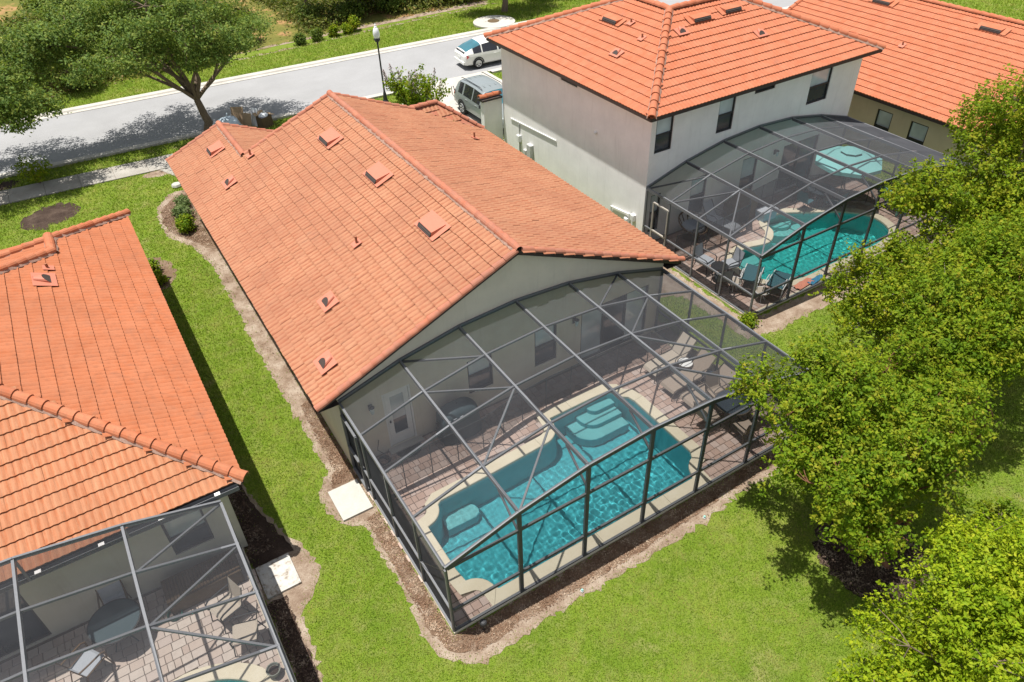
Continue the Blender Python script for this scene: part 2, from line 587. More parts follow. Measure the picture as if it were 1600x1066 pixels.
def plaster(name, c):
    t = NT(name)
    p = t.pos()
    v = t.noise(p, 1.4, 4)
    col = t.ramp(v, [(.3, [x * .92 for x in c]), (.7, [x * 1.05 for x in c])])
    return t.fin(col, .9, .1)


MAT['plaster'] = plaster('pool plaster', (.16, .52, .56))
MAT['plaster_b'] = plaster('pool plaster green', (.13, .60, .58))
MAT['step'] = plaster('pale pool step', (.42, .62, .61))


def water(name, tint):
    t = NT(name)
    t.t.nodes.remove(t.b)
    rf = t.n('ShaderNodeBsdfRefraction'); rf.inputs['IOR'].default_value = 1.33
    rf.inputs['Roughness'].default_value = 0.0
    rf.inputs['Color'].default_value = (*tint, 1)
    gl = t.n('ShaderNodeBsdfGlossy'); gl.inputs['Roughness'].default_value = .03
    fr = t.n('ShaderNodeFresnel'); fr.inputs['IOR'].default_value = 1.33
    mx = t.n('ShaderNodeMixShader')
    t.l(fr.outputs[0], mx.inputs[0]); t.l(rf.outputs[0], mx.inputs[1]); t.l(gl.outputs[0], mx.inputs[2])
    t.l(mx.outputs[0], t.out.inputs[0])
    return t.m


MAT['water'] = water('pool water', (.66, .94, .96))
MAT['water_b'] = water('pool water green', (.60, .95, .93))


def cloth(name, c, rough=.9):
    t = NT(name)
    v = t.noise(t.pos(), 90, 2)
    col = t.ramp(v, [(.3, [x * .85 for x in c]), (.7, [min(1, x * 1.12) for x in c])])
    return t.fin(col, rough, .2)


MAT['sling'] = cloth('tan sling', (.30, .24, .19))
MAT['sling_pale'] = cloth('pale tan sling', (.43, .37, .30))
MAT['frame_brown'] = plain('brown chair frame', (.085, .065, .05), .5, .4)
MAT['sling_teal'] = cloth('dark teal sling', (.045, .11, .13))
MAT['cushion_gray'] = cloth('grey cushion', (.36, .38, .41))
MAT['umbrella'] = cloth('aqua umbrella cloth', (.26, .58, .56))
MAT['cover'] = cloth('blue grey vinyl cover', (.05, .075, .085), .5)
MAT['mat'] = cloth('black door mat', (.03, .03, .03))
MAT['towel_blue'] = cloth('blue towel', (.05, .22, .36))
MAT['towel_coral'] = cloth('coral towel', (.62, .25, .17))
MAT['towel_aqua'] = cloth('aqua bench slat', (.24, .48, .42))
MAT['paint_white'] = plain('pearl white car paint', (.72, .71, .66), .25, .5, var=.02)
MAT['paint_silver'] = plain('silver blue car paint', (.27, .30, .30), .28, .6, metal=.35, var=.03)
MAT['tyre'] = plain('tyre rubber', (.02, .02, .02), .8, .2)
MAT['rim'] = plain('alloy rim', (.55, .55, .56), .3, .6, metal=.6)
MAT['lamp_red'] = plain('red lamp glass', (.42, .05, .05), .2, .6)
MAT['plate'] = plain('number plate', (.65, .65, .62), .5, .4)
MAT['globe'] = plain('white lamp globe', (.80, .80, .80), .25, .5, var=.02)
MAT['bag_pale'] = plain('pale blue bag', (.52, .60, .66), .35, .5, scale=5)
MAT['bag_white'] = plain('white bag', (.72, .73, .76), .35, .5, scale=5)
MAT['card'] = plain('brown cardboard', (.38, .27, .17), .9, .1)
MAT['card_dark'] = plain('dark brown carton', (.12, .085, .05), .9, .1)
MAT['wicker'] = plain('brown wicker', (.13, .085, .05), .8, .2)
MAT['grey_box'] = plain('grey meter box', (.48, .48, .47), .5, .4)
MAT['hose'] = plain('green hose', (.03, .14, .10), .5, .4)
MAT['bucket'] = plain('green grey pot', (.17, .18, .15), .7, .3)
#MARK1
from mathutils.geometry import tessellate_polygon


def sheet(name, outer, holes, z, mat, kind='structure', parent=None):
    loops = [[Vector((x, y, 0)) for x, y in ccw(outer)]] + [[Vector((x, y, 0)) for x, y in h] for h in holes]
    tris = tessellate_polygon(loops)
    V = [(p.x, p.y, z) for l in loops for p in l]
    F = []
    for a, b, c_ in tris:
        A, B, C_ = V[a], V[b], V[c_]
        F.append((a, b, c_) if (B[0] - A[0]) * (C_[1] - A[1]) - (B[1] - A[1]) * (C_[0] - A[0]) > 0 else (a, c_, b))
    o = put(name, V, F, mat, parent)
    if kind: o['kind'] = kind
    return o


def rect(x0, x1, y0, y1): return [(x0, y0), (x1, y0), (x1, y1), (x0, y1)]


DECK_A = rect(0.0, 10.90, -5.93, 0.0)
DECK_B = rect(14.0, 25.25, -1.27, 4.46)
DECK_C = rect(-14.0, -3.38, -7.6, -0.98)
HOUSE_RECTS = [rect(0, 10.96, 0, 13.2), rect(0, 3.6, 13, 16.8), rect(14, 25.2, 4.46, 14.7), rect(-14, -3.25, -0.98, 12.8), rect(27.95, 39.2, -2.2, 12.8)]

sheet('lawn', rect(-220, 260, -160, 320), [DECK_A, DECK_B, DECK_C], 0.0, MAT['lawn'])


# street, slightly askew to the houses
def far_y(x): return 33.15 - .066 * x
def near_y(x): return 26.55 - .068 * x


xs_r = [-120, -60, -30, -15, 0, 10, 20, 28, 40, 80, 160]
MB().poly([(x, near_y(x) - .1, .006) for x in xs_r] + [(x, far_y(x) + .1, .006) for x in xs_r[::-1]]).build('street', MAT['asphalt'])['kind'] = 'structure'


def kerb(name, yf, d0, d1, x0, x1):
    mb = MB()
    n = 40
    V, F = [], []
    for i in range(n + 1):
        x = x0 + (x1 - x0) * i / n
        y = yf(x)
        s = 1 if d1 > d0 else -1
        for dd, z in ((d0, .0), (d0, .03), (d0 + s * .28, .04), (d0 + s * .34, .11), (d1, .12), (d1, 0)):
            V.append((x, y + dd, z))
    for i in range(n):
        for k in range(5):
            a, b = i * 6 + k, i * 6 + k + 1
            F.append((a, b, b + 6, a + 6))
    mb.add(V, F)
    return tag(mb.build(name, MAT['concrete']), kind='structure')


kerb('kerb', far_y, 0.0, .72, -60, 90)
kerb('kerb', near_y, 0.0, -.62, -60, 13.6)
kerb('kerb', near_y, 0.0, -.62, 19.2, 90)
# apron round the drain inlet at the far kerb
mb = MB(); mb.lathe([(1.5, 0), (1.5, .135), (.05, .14)], (24.55, 33.35, 0), 28)
tag(mb.build('kerb_apron', MAT['concrete']), kind='structure')
mh = MB().lathe([(.42, .14), (.42, .165), (.40, .17), (.02, .17)], (24.55, 33.45, 0), 20).build('manhole_cover', MAT['card_dark'])
tag(mh, 'round rusty manhole cover in the pale concrete apron by the far kerb', 'manhole cover')

# sidewalk slabs
sw = bpy.data.objects.new('sidewalk', None)


def sw_y(x): return 23.98 - .075 * (x + 5)


mb = MB()
mb.poly([(x, sw_y(x) - .78, .022) for x in range(-60, 15, 5)] + [(14, sw_y(14) - .78, .022), (14, sw_y(14) + .78, .022)] + [(x, sw_y(x) + .78, .022) for x in range(10, -61, -5)])
walk = mb.build('sidewalk', MAT['joint']); walk['kind'] = 'structure'
for i in range(24):
    xa = -22 + 1.5 * i
    xb = xa + 1.485
    q = MB()
    q.add([(xa, sw_y(xa) - .77, 0), (xb, sw_y(xb) - .77, 0), (xb, sw_y(xb) + .77, 0), (xa, sw_y(xa) + .77, 0),
           (xa, sw_y(xa) - .77, .05), (xb, sw_y(xb) - .77, .05), (xb, sw_y(xb) + .77, .05), (xa, sw_y(xa) + .77, .05)],
          [(4, 5, 6, 7), (0, 1, 5, 4), (1, 2, 6, 5), (2, 3, 7, 6), (3, 0, 4, 7)])
    q.build('paving_slab', MAT['concrete_old'], walk)
# driveways
MB().prism([(14.1, 15.3), (19.0, 15.3), (19.1, near_y(19.1) - .02), (13.7, near_y(13.7) - .02), (14.1, 24.3)], 0, .035).build('driveway', MAT['concrete'])['kind'] = 'structure'
MB().prism([(28.5, 13.3), (37.5, 13.3), (38.4, near_y(38) - .02), (28.0, near_y(28) - .02)], 0, .035).build('driveway', MAT['concrete'])['kind'] = 'structure'
# front walk by the driveway of the middle house
MB().prism([(0.0, 21.5), (2.6, 21.6), (2.6, 22.9), (-.6, 23.0)], 0, .03).build('front_walk', MAT['concrete_old'])['kind'] = 'structure'

# ------------------------------------------------------------------ planting beds
rs = np.random.default_rng(5)
BED_A = [(-0.3, 20.15), (-0.8, 19.99), (-1.43, 18.98), (-1.7, 17.48), (-1.62, 16.14), (-0.94, 14.76), (-0.61, 12.54), (-0.62, 10.23),
         (-0.72, 6.74), (-0.68, 4.18), (-0.67, 1.87), (-0.64, 0.3), (-1.15, -0.31), (-1.22, -1.03), (-0.94, -1.76), (-0.51, -2.1),
         (-0.52, -3.24), (-0.52, -4.7), (-0.65, -5.56), (-0.52, -6.24), (-0.16, -6.68), (0.38, -6.85), (1.35, -6.77), (2.79, -6.75),
         (4.7, -6.76), (6.81, -6.74), (8.49, -6.53), (10.0, -6.59), (11.5, -6.55), (11.65, -4.5), (11.4, -1.5), (11.5, 3.0), (11.3, 12.8), (10.9, 12.8), (10.9, 0.02), (10.93, -0.02), (10.93, -5.96), (-0.03, -5.96), (-0.03, 20.1)]
BEDS = []


def bed(name, outline, mat_edge, mat_in, inset, z=.008, amp=.03):
    P = ccw(outline)
    a = roughen(P, .11, amp * 1.5, rs)
    sheet(name, a, [], z, mat_edge)
    BEDS.append(a)
    if mat_in:
        b = roughen(ccw(offset(smooth_poly(P, 1), -inset)), .2, amp * 2.2, rs)
        sheet('mulch', b, [], z + .006, mat_in)
    return a


bed('soil_bed', BED_A, MAT['sand'], None, 0)
# brown mulch lies thickest against the walls and on the wide corner
for q in ([(-.02, 20), (-.6, 19.6), (-1.25, 18.8), (-1.5, 17.5), (-1.4, 16.4), (-.75, 15.1), (-.35, 14.0), (-.02, 14.0)],
          [(-.02, 3.4), (-.32, 3.2), (-.42, 1.5), (-.46, .2), (-.75, -.2), (-.8, -.45), (-.03, -.45)],
          [(-.03, -1.75), (-.35, -1.9), (-.38, -3.2), (-.36, -4.6), (-.42, -5.5), (-.36, -6.1), (0, -6.5), (.5, -6.62), (1.4, -6.5), (2.8, -6.48), (4.7, -6.5), (6.8, -6.45), (8.5, -6.3), (10, -6.35), (11.3, -6.3), (11.3, -5.97), (-.03, -5.97)]):
    sheet('mulch', roughen(ccw(q), .15, .035, rs), [], .014, MAT['mulch'])
BED_C = [(-3.3, 12.8), (-2.72, 12.6), (-2.75, 5.0), (-2.8, 1.06), (-2.62, 0.03), (-2.45, -0.86), (-2.11, -1.65), (-1.9, -2.24), (-2.03, -2.8), (-2.34, -3.22), (-2.78, -3.57), (-2.80, -4.23), (-2.86, -5.31), (-2.9, -8), (-3.37, -8), (-3.37, -1.0), (-3.3, -.95)]
bed('soil_bed', BED_C, MAT['sand'], None, 0)
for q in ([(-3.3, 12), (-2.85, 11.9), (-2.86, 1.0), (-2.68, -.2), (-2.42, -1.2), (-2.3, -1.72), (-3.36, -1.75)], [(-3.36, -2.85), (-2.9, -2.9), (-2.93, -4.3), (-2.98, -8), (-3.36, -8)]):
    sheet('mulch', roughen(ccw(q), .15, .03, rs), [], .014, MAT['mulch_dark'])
bed('soil_bed', smooth_poly([(-3.2, 15.0), (-2.5, 14.85), (-2.0, 14.4), (-1.92, 13.2), (-2.2, 12.25), (-3.2, 11.9)], 2), MAT['mulch'], MAT['mulch_dark'], .3, amp=.05)
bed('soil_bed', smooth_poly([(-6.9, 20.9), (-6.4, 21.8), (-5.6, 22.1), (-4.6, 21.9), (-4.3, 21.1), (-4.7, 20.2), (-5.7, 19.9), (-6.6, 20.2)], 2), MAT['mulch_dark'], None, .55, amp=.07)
bed('soil_bed', smooth_poly([(8.6, -8.6), (9.6, -8.2), (10.8, -8.7), (11.1, -9.7), (10.4, -10.7), (9.3, -11.1), (8.45, -10.5), (8.2, -9.5)], 2), MAT['mulch_dark'], None, .2)
bed('soil_bed', smooth_poly([(11.9, -10.9), (13.3, -10.7), (14.0, -11.8), (13.1, -13.2), (11.2, -13.2), (10.9, -11.8)], 2), MAT['sand'], MAT['mulch'], .3)
bed('soil_bed', [(11.8, 4.4), (13.9, 4.4), (13.9, -1.35), (25.4, -1.35), (25.4, -2.2), (20, -2.35), (16.2, -2.2), (14.6, -2.3), (13.2, -2.0), (13.05, 1.0), (11.9, 1.6)], MAT['sand'], None, 0)
bed('soil_bed', [(5.5, 36.7), (10, 37.0), (14, 37.2), (20, 37.6), (27, 37.8), (27, 38.9), (14, 38.6), (5.5, 37.9)], MAT['sand'], None, 0, amp=.12)
bed('soil_bed', smooth_poly([(-11, 24.9), (-7.0, 24.9), (-6.4, 25.5), (-6.8, 26.1), (-11, 26.3)], 1), MAT['mulch_dark'], None, 0)
sheet('woodland_floor', roughen([(-60, 36.3), (-5, 37.0), (5.5, 37.6), (14, 38.4), (27, 38.7), (60, 38), (110, 34), (110, 120), (-60, 120)], 1.2, .25, rs), [], .004, MAT['forest_soil'])
BEDS.append([(-60, 36.5), (27, 38.7), (60, 38), (110, 34), (110, 120), (-60, 120)])
# trodden bare patches beside the walk
bed('soil_bed', smooth_poly([(-1.3, 22.9), (.2, 22.9), (.3, 22.2), (-.7, 22.1), (-1.4, 22.4)], 2), MAT['sand'], None, 0)

# concrete pads
MB().box(-.93, -.10, -1.62, -.50, 0, .07).build('concrete_pad', MAT['padwhite'])['kind'] = 'structure'
MB().box(-3.30, -2.47, -2.76, -1.78, 0, .07).build('concrete_pad', MAT['padstain'])['kind'] = 'structure'


# ------------------------------------------------------------------ roofs
def tile_shape(wd, L, amp, waves, th):
    k = 4 * waves
    us = np.linspace(0, wd, k + 1)
    pr = amp * (.5 - .5 * np.cos(2 * np.pi * waves * us / wd))
    V = []
    V += [(u, -.015, th + p_) for u, p_ in zip(us, pr)]
    V += [(u, L + .03, .004 + p_) for u, p_ in zip(us, pr)]
    V += [(u, -.012, p_ * .8 - .012) for u, p_ in zip(us, pr)]
    n = k + 1
    F = [(i, i + 1, n + i + 1, n + i) for i in range(k)] + [(2 * n + i, 2 * n + i + 1, i + 1, i) for i in range(k)]
    F += [(2 * n, 0, n), (2 * n + k, n + k, k)]
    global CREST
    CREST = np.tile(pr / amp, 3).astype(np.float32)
    return np.array(V), F, CREST


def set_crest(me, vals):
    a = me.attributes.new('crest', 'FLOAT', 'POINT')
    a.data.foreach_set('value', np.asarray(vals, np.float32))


class Roof:
    """tiled slopes of one house: the 300 tiles that show largest are objects, the rest one part"""
    def __init__(s, house, mat, shape, wd, L, n_single=300):
        s.house, s.mat, s.wd, s.L = house, mat, wd, L
        s.V, s.F, s.crest = shape
        s.fr = []
        s.n_single = n_single
        s.deck = MB()
        s.extra = {}

    def slope(s, poly, O, u, n, jit=.004, stagger=.5, tiles=True, mat=None):
        """poly: plan corners (x, y) of the slope; O: a point on it; u: unit along the eave (plan); n: upward normal"""
        O, u, n = np.array(O, float), np.array(u, float), np.array(n, float)
        n /= np.linalg.norm(n); u /= np.linalg.norm(u)
        v = np.cross(n, u)
        zf = lambda x, y: O[2] - (n[0] * (x - O[0]) + n[1] * (y - O[1])) / n[2]
        P3 = [np.array([x, y, zf(x, y)]) for x, y in poly]
        P2 = [((p_ - O) @ u, (p_ - O) @ v) for p_ in P3]
        low = [p_ - n * .02 for p_ in P3]
        s.deck.add(low, [tuple(range(len(low)))])
        if not tiles: return
        us, vs = [p_[0] for p_ in P2], [p_[1] for p_ in P2]
        nv = int(math.ceil((max(vs) - min(vs)) / s.L)) + 1
        nu = int(math.ceil((max(us) - min(us)) / s.wd)) + 2
        for j in range(nv):
            for i in range(-1, nu):
                a = min(us) + (i + (stagger if j % 2 else 0)) * s.wd
                b = min(vs) + j * s.L
                c = np.array([a + s.wd / 2]), np.array([b + s.L * .45])
                if not pip(c[0], c[1], P2)[0]: continue
                ang = random.gauss(0, jit * 1.4)
                uu = u * math.cos(ang) + v * math.sin(ang)
                vv = np.cross(n, uu)
                o = O + u * (a + random.gauss(0, jit * .6)) + v * (b + random.gauss(0, jit)) + n * (abs(random.gauss(0, jit * .8)) - .012)
                s.fr.append((o, uu, vv, n, mat or s.mat))

    def finish(s, roof):
        fr = s.fr
        ctr = np.array([f[0] for f in fr])
        pr = project(ctr)
        inf = (pr[:, 0] > -10) & (pr[:, 0] < 1610) & (pr[:, 1] > -10) & (pr[:, 1] < 1076) & (pr[:, 2] > 0)
        face = np.array([f[3] @ (CAM_POS - f[0]) / np.linalg.norm(CAM_POS - f[0]) for f in fr])
        score = np.where(inf & (face > 0), face / pr[:, 2] ** 2, -1)
        order = np.argsort(-score)
        single = [i for i in order[:s.n_single] if score[i] > 0]
        mes = {}
        for i in single:
            o, u, v, n, m = fr[i]
            if m.name not in mes:
                mes[m.name] = mesh_from('roof_tile', s.V, s.F, [m])
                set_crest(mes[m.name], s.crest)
            t_ = bpy.data.objects.new('roof_tile', mes[m.name])
            COL.objects.link(t_)
            t_.parent = roof
            t_.matrix_local = Matrix(((u[0], v[0], n[0], o[0] - WO[roof.name][0]), (u[1], v[1], n[1], o[1] - WO[roof.name][1]),
                                      (u[2], v[2], n[2], o[2] - WO[roof.name][2]), (0, 0, 0, 1)))
        rest = [fr[i] for i in order[len(single):]]
        V4 = [f for f in s.F if len(f) == 4]
        T4 = [(f[0], f[1], f[2], f[2]) for f in s.F if len(f) == 3]
        if rest:
            VV, FF, MI = [], [], []
            names = []
            n0 = 0
            Fb = np.array(V4)
            for o, u, v, n, m in rest:
                M_ = np.stack([u, v, n], 0)
                VV.append(s.V @ M_ + o)
                FF.append(Fb + n0)
                n0 += len(s.V)
                if m.name not in names: names.append(m.name)
                MI += [names.index(m.name)] * len(Fb)
            ob = put_np('roof_tile_field', np.concatenate(VV), np.concatenate(FF), None, roof)
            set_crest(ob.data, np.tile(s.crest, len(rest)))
            for nm in names: ob.data.materials.append(bpy.data.materials[nm])
            ob.data.polygons.foreach_set('material_index', MI)
            ob['kind'] = 'stuff'


def caps(roof, mat, p, q, rad=.115, step=.36, up=(0, 0, 1), name='ridge_tile', mortar=True, lift=.02, flat=1.0):
    """half-round tiles lapped from p (low) up to q"""
    p, q = np.array(p, float), np.array(q, float)
    d = q - p; L = np.linalg.norm(d); d /= L
    up = np.array(up, float); b = up - d * (up @ d); b /= np.linalg.norm(b)
    a = np.cross(d, b)
    n = max(1, int(round(L / step))); st = L / n
    seg = 7
    V, F = [], []
    for e, (s_, r_, h_) in enumerate(((-.03, rad * 1.08, .024), (st + .035, rad * .93, .0), (-.03, rad * .9, .004))):
        for k in range(seg + 1):
            t_ = math.pi * k / seg
            V.append((s_, r_ * math.cos(t_), r_ * flat * math.sin(t_) + h_ - .03))
    m = seg + 1
    F = [(k + 1, k, m + k, m + k + 1) for k in range(seg)] + [(k, k + 1, 2 * m + k + 1, 2 * m + k) for k in range(seg)]
    me = mesh_from(name, V, F, [mat])
    for i in range(n):
        o = p + d * (i * st) + b * lift
        t_ = bpy.data.objects.new(name, me)
        COL.objects.link(t_)
        t_.parent = roof
        w0 = WO[roof.name]
        an = random.gauss(0, .012)
        d2 = d * math.cos(an) + a * math.sin(an); a2 = np.cross(d2, b)
        t_.matrix_local = Matrix(((d2[0], a2[0], b[0], o[0] - w0[0]), (d2[1], a2[1], b[1], o[1] - w0[1]), (d2[2], a2[2], b[2], o[2] - w0[2]), (0, 0, 0, 1)))
    if mortar:
        mb = MB()
        V, F = [], []
        N = max(3, int(L / .12))
        for i in range(N + 1):
            c = p + d * (L * i / N)
            for sg in (-1, 1):
                wj = rad * 1.12 + random.random() * .035
                V.append(c + a * sg * wj + b * (-.055)); V.append(c + a * sg * rad * .8 + b * (.035 + random.random() * .02))
        for i in range(N):
            for k in (0, 2):
                F.append((i * 4 + k, i * 4 + k + 1, i * 4 + k + 5, i * 4 + k + 4))
        mb.add(V, F).build('mortar_bed', MAT['mortar'], roof)


def frame_at(house, o, u, v, n):
    w0 = WO[house.name]
    o = o - w0
    return Matrix(((u[0], v[0], n[0], o[0]), (u[1], v[1], n[1], o[1]), (u[2], v[2], n[2], o[2]), (0, 0, 0, 1)))


def box_vent(house, o, u, n, wd=.62, ln=.62, vm=None):
    """low flat ventilator: flashing skirt, sloped hood open towards the eave"""
    o, u, n = map(lambda z: np.array(z, float), (o, u, n)); n /= np.linalg.norm(n)
    v = np.cross(n, u)
    vm = vm or MAT['vent']
    M = frame_at(house, o, u, v, n)
    sk = MB(); sk.box(-wd * .75, wd * .75, -ln * .6, ln * .62, .07, .082)
    k = sk.build('roof_vent', vm, house, local=True); k.matrix_local = M
    h = MB()
    h.add([(-wd / 2, -ln / 2, .08), (wd / 2, -ln / 2, .08), (wd / 2, ln / 2, .08), (-wd / 2, ln / 2, .08),
           (-wd / 2, -ln / 2 + .08, .185), (wd / 2, -ln / 2 + .08, .185), (wd / 2, ln / 2, .10), (-wd / 2, ln / 2, .10)],
          [(4, 5, 6, 7), (1, 2, 6, 5), (2, 3, 7, 6), (3, 0, 4, 7)])
    h.build('hood', vm, k, local=True)
    g = MB(); g.add([(-wd / 2, -ln / 2 - .04, .085), (wd / 2, -ln / 2 - .04, .085), (wd / 2, -ln / 2 + .078, .183), (-wd / 2, -ln / 2 + .078, .183)], [(0, 1, 2, 3)])
    for z in (.11, .145): g.box(-wd / 2, wd / 2, -ln / 2 - .05 + (z - .085), -ln / 2 - .03 + (z - .085), z, z + .012)
    g.build('louvre', MAT['fascia'], k, local=True)


def eyebrow_vent(house, o, u, n, sz=.3):
    o, u, n = map(lambda z: np.array(z, float), (o, u, n)); n /= np.linalg.norm(n)
    v = np.cross(n, u)
    M = frame_at(house, o, u, v, n)
    sk = MB(); sk.box(-sz * 1.1, sz * 1.1, -sz * .7, sz * 1.0, .07, .08)
    k = sk.build('roof_vent', MAT['vent'], house, local=True); k.matrix_local = M
    V, F = [], []
    seg = 8
    for s_, r_, in ((-sz * .3, sz * .62), (sz * .9, sz * .25)):
        for i in range(seg + 1):
            t_ = math.pi * i / seg
            zz_ = (r_ * .7 if s_ < 0 else .10) * math.sin(t_)
            V.append((r_ * math.cos(t_), s_ + (zz_ * 1.5 if s_ < 0 else 0), .078 + zz_ * .75))
    F = [(i, i + 1, seg + 2 + i, seg + 1 + i) for i in range(seg)]
    h = MB(); h.add(V, F); h.build('hood', MAT['vent'], k, local=True)
    g = MB(); g.add([(x, y - .004, z + .002) for x, y, z in V[:seg + 1]], [tuple(range(seg + 1))]); g.build('opening', MAT['fascia'], k, local=True)


def stack_pipe(house, o, u, n, h=.35):
    o, n, u = np.array(o, float), np.array(n, float), np.array(u, float); n /= np.linalg.norm(n)
    v = np.cross(n, u)
    mb = MB(); mb.box(-.14, .14, -.14, .16, .07, .08)
    k = mb.build('vent_pipe', MAT['vent'], house, local=True); k.matrix_local = frame_at(house, o, u, v, n)
    m2 = MB(); upl = np.array([u[2], v[2], n[2]])
    m2.tube([upl * 0, upl * h], .038, 8); m2.build('pipe', MAT['tile_peach'], k, local=True)


def wall_rect(mb, O, u, W, H, holes, depth=.12):
    """wall sheet from O along u with rectangular openings (u0, u1, z0, z1) and their reveals; outside is u x z"""
    O, u = np.array(O, float), np.array(u, float)
    nrm = np.cross(u, [0, 0, 1.0])
    P = lambda a, z, d=0: tuple(O + u * a + np.array([0, 0, z]) - nrm * d)
    us = sorted({0, W} | {h[0] for h in holes} | {h[1] for h in holes})
    zs = sorted({0, H} | {h[2] for h in holes} | {h[3] for h in holes})
    for i in range(len(us) - 1):
        for j in range(len(zs) - 1):
            cu, cz = (us[i] + us[i + 1]) / 2, (zs[j] + zs[j + 1]) / 2
            if any(h[0] < cu < h[1] and h[2] < cz < h[3] for h in holes): continue
            mb.add([P(us[i], zs[j]), P(us[i + 1], zs[j]), P(us[i + 1], zs[j + 1]), P(us[i], zs[j + 1])], [(0, 1, 2, 3)])
    for a, b, c, d in holes:
        mb.add([P(a, c), P(b, c), P(b, c, depth), P(a, c, depth)], [(0, 3, 2, 1)])
        mb.add([P(a, d), P(b, d), P(b, d, depth), P(a, d, depth)], [(0, 1, 2, 3)])
        mb.add([P(a, c), P(a, d), P(a, d, depth), P(a, c, depth)], [(0, 3, 2, 1)])
        mb.add([P(b, c), P(b, d), P(b, d, depth), P(b, c, depth)], [(0, 1, 2, 3)])


def window(house, O, u, a, b, c, d, rail=.5, mats=('glass_pale', 'glass'), depth=.10, fr='bronze', mull=0):
    O, u = np.array(O, float), np.array(u, float)
    nrm = np.cross(u, [0, 0, 1.0])
    P = lambda x, z, e: O + u * x + np.array([0, 0, z]) - nrm * e
    f = .05
    mb = MB()
    e = depth - .035
    bars = [((a + f / 2, c), (a + f / 2, d)), ((b - f / 2, c), (b - f / 2, d)), ((a + f, c + f / 2), (b - f, c + f / 2)), ((a + f, d - f / 2), (b - f, d - f / 2))]
    zr = c + (d - c) * rail
    if rail: bars.append(((a + f, zr), (b - f, zr)))
    for i in range(mull):
        x = a + (b - a) * (i + 1) / (mull + 1); bars.append(((x, c + f), (x, d - f)))
    for p_, q_ in bars: mb.beam(P(*p_, e), P(*q_, e), f, .06, up=nrm if abs(p_[0] - q_[0]) < 1e-6 else nrm)
    w_ = mb.build('window', MAT[fr], house)
    if rail:
        MB().poly([P(a + f, zr, depth - .01), P(b - f, zr, depth - .01), P(b - f, d - f, depth - .01), P(a + f, d - f, depth - .01)]).build('pane', MAT[mats[0]], w_)
        MB().poly([P(a + f, c + f, depth - .02), P(b - f, c + f, depth - .02), P(b - f, zr, depth - .02), P(a + f, zr, depth - .02)]).build('pane', MAT[mats[1]], w_)
    else:
        n = mull + 1
        for i in range(n):
            x0, x1 = a + (b - a) * i / n + f / 2, a + (b - a) * (i + 1) / n - f / 2
            MB().poly([P(x0, c + f, depth - .01), P(x1, c + f, depth - .01), P(x1, d - f, depth - .01), P(x0, d - f, depth - .01)]).build('pane', MAT[mats[i % 2]], w_)
    return w_


def wall_lamp(house, O, u, x, z):
    O, u = np.array(O, float), np.array(u, float); nrm = np.cross(u, [0, 0, 1.0])
    c = O + u * x + np.array([0, 0, z])
    mb = MB(); mb.beam(c + nrm * .0, c + nrm * .03, .11, .2); mb.tube([c + nrm * .03 + [0, 0, .08], c + nrm * .13 + [0, 0, .12]], .012, 6)
    mb.lathe([(.03, .14), (.085, .10), (.075, .08)], tuple(c + nrm * .14), 8)
    k = mb.build('wall_lamp', MAT['dark'], house)
    MB().lathe([(.045, -.13), (.065, .0), (.065, .08)], tuple(c + nrm * .14), 8).build('lamp_glass', MAT['glass_pale'], k)


M_ = .42   # roof pitch (rise over run)

# ---------------------------------------------------------------- middle house
HA = thing('house', 'single storey house with peach mottled tile roof and beige gable above the screened pool', 'house', (5.48, 6.5, 0))
x0, x1, yr, HE = -.571, 11.53, -.197, 2.75
zA = lambda x: HE + M_ * min(x - x0, x1 - x)
# shell
mb = MB()
A_holes = [(1.18, 2.02, .10, 2.14), (3.80, 4.62, .80, 2.06), (6.09, 6.89, .74, 2.12), (7.80, 10.45, .10, 2.12)]
Hw = 2.62
wall_rect(mb, (0, 0, 0), (1, 0, 0), 10.96, Hw, A_holes)
mb.add([(0, 0, Hw), (10.96, 0, Hw), (10.96, 0, zA(10.96) - .06), (5.48, 0, zA(5.48) - .06), (0, 0, zA(0) - .06)], [(0, 1, 2, 3, 4)])
wall_rect(mb, (0, 16.6, 0), (0, -1, 0), 16.6, 2.9, [])
wall_rect(mb, (10.96, 0, 0), (0, 1, 0), 13.0, 2.9, [])
mb.add([(10.96, 13.0, 0), (3.6, 13.0, 0), (3.6, 13.0, 2.9), (5.48, 13.0, zA(5.48) - .06), (10.96, 13.0, 2.9)], [(0, 1, 2, 3, 4)])
mb.add([(3.6, 13.0, 0), (3.6, 16.6, 0), (3.6, 16.6, 2.7), (3.6, 13, 2.7)], [(0, 1, 2, 3)])
mb.add([(3.6, 16.6, 0), (0, 16.6, 0), (0, 16.6, 2.9), (1.78, 16.6, 3.65), (3.6, 16.6, 2.7)], [(0, 1, 2, 3, 4)])
mb.build('wall', MAT['stucco_beige'], HA)
# rear door
O, u = (0, 0, 0), (1, 0, 0)
dm = MB(); dm.box(1.18, 1.24, .02, .1, .10, 2.14).box(1.96, 2.02, .02, .1, .10, 2.14).box(1.24, 1.96, .02, .1, 2.08, 2.14)
dm.box(1.25, 1.40, .04, .08, .12, 2.07).box(1.80, 1.95, .04, .08, .12, 2.07).box(1.40, 1.80, .04, .08, .12, .50).box(1.40, 1.80, .04, .08, 1.92, 2.07)
dr = dm.build('door', MAT['white_trim'], HA)
MB().poly([(1.40, .06, .50), (1.80, .06, .50), (1.80, .06, 1.05), (1.40, .06, 1.05)]).build('pane', MAT['glass'], dr)
MB().poly([(1.40, .06, 1.05), (1.80, .06, 1.05), (1.80, .06, 1.92), (1.40, .06, 1.92)]).build('pane', MAT['glass_pale'], dr)
MB().lathe([(.025, -.03), (.03, 0), (.02, .03)], (1.31, .02, 1.05), 8).build('handle', MAT['dark'], dr)
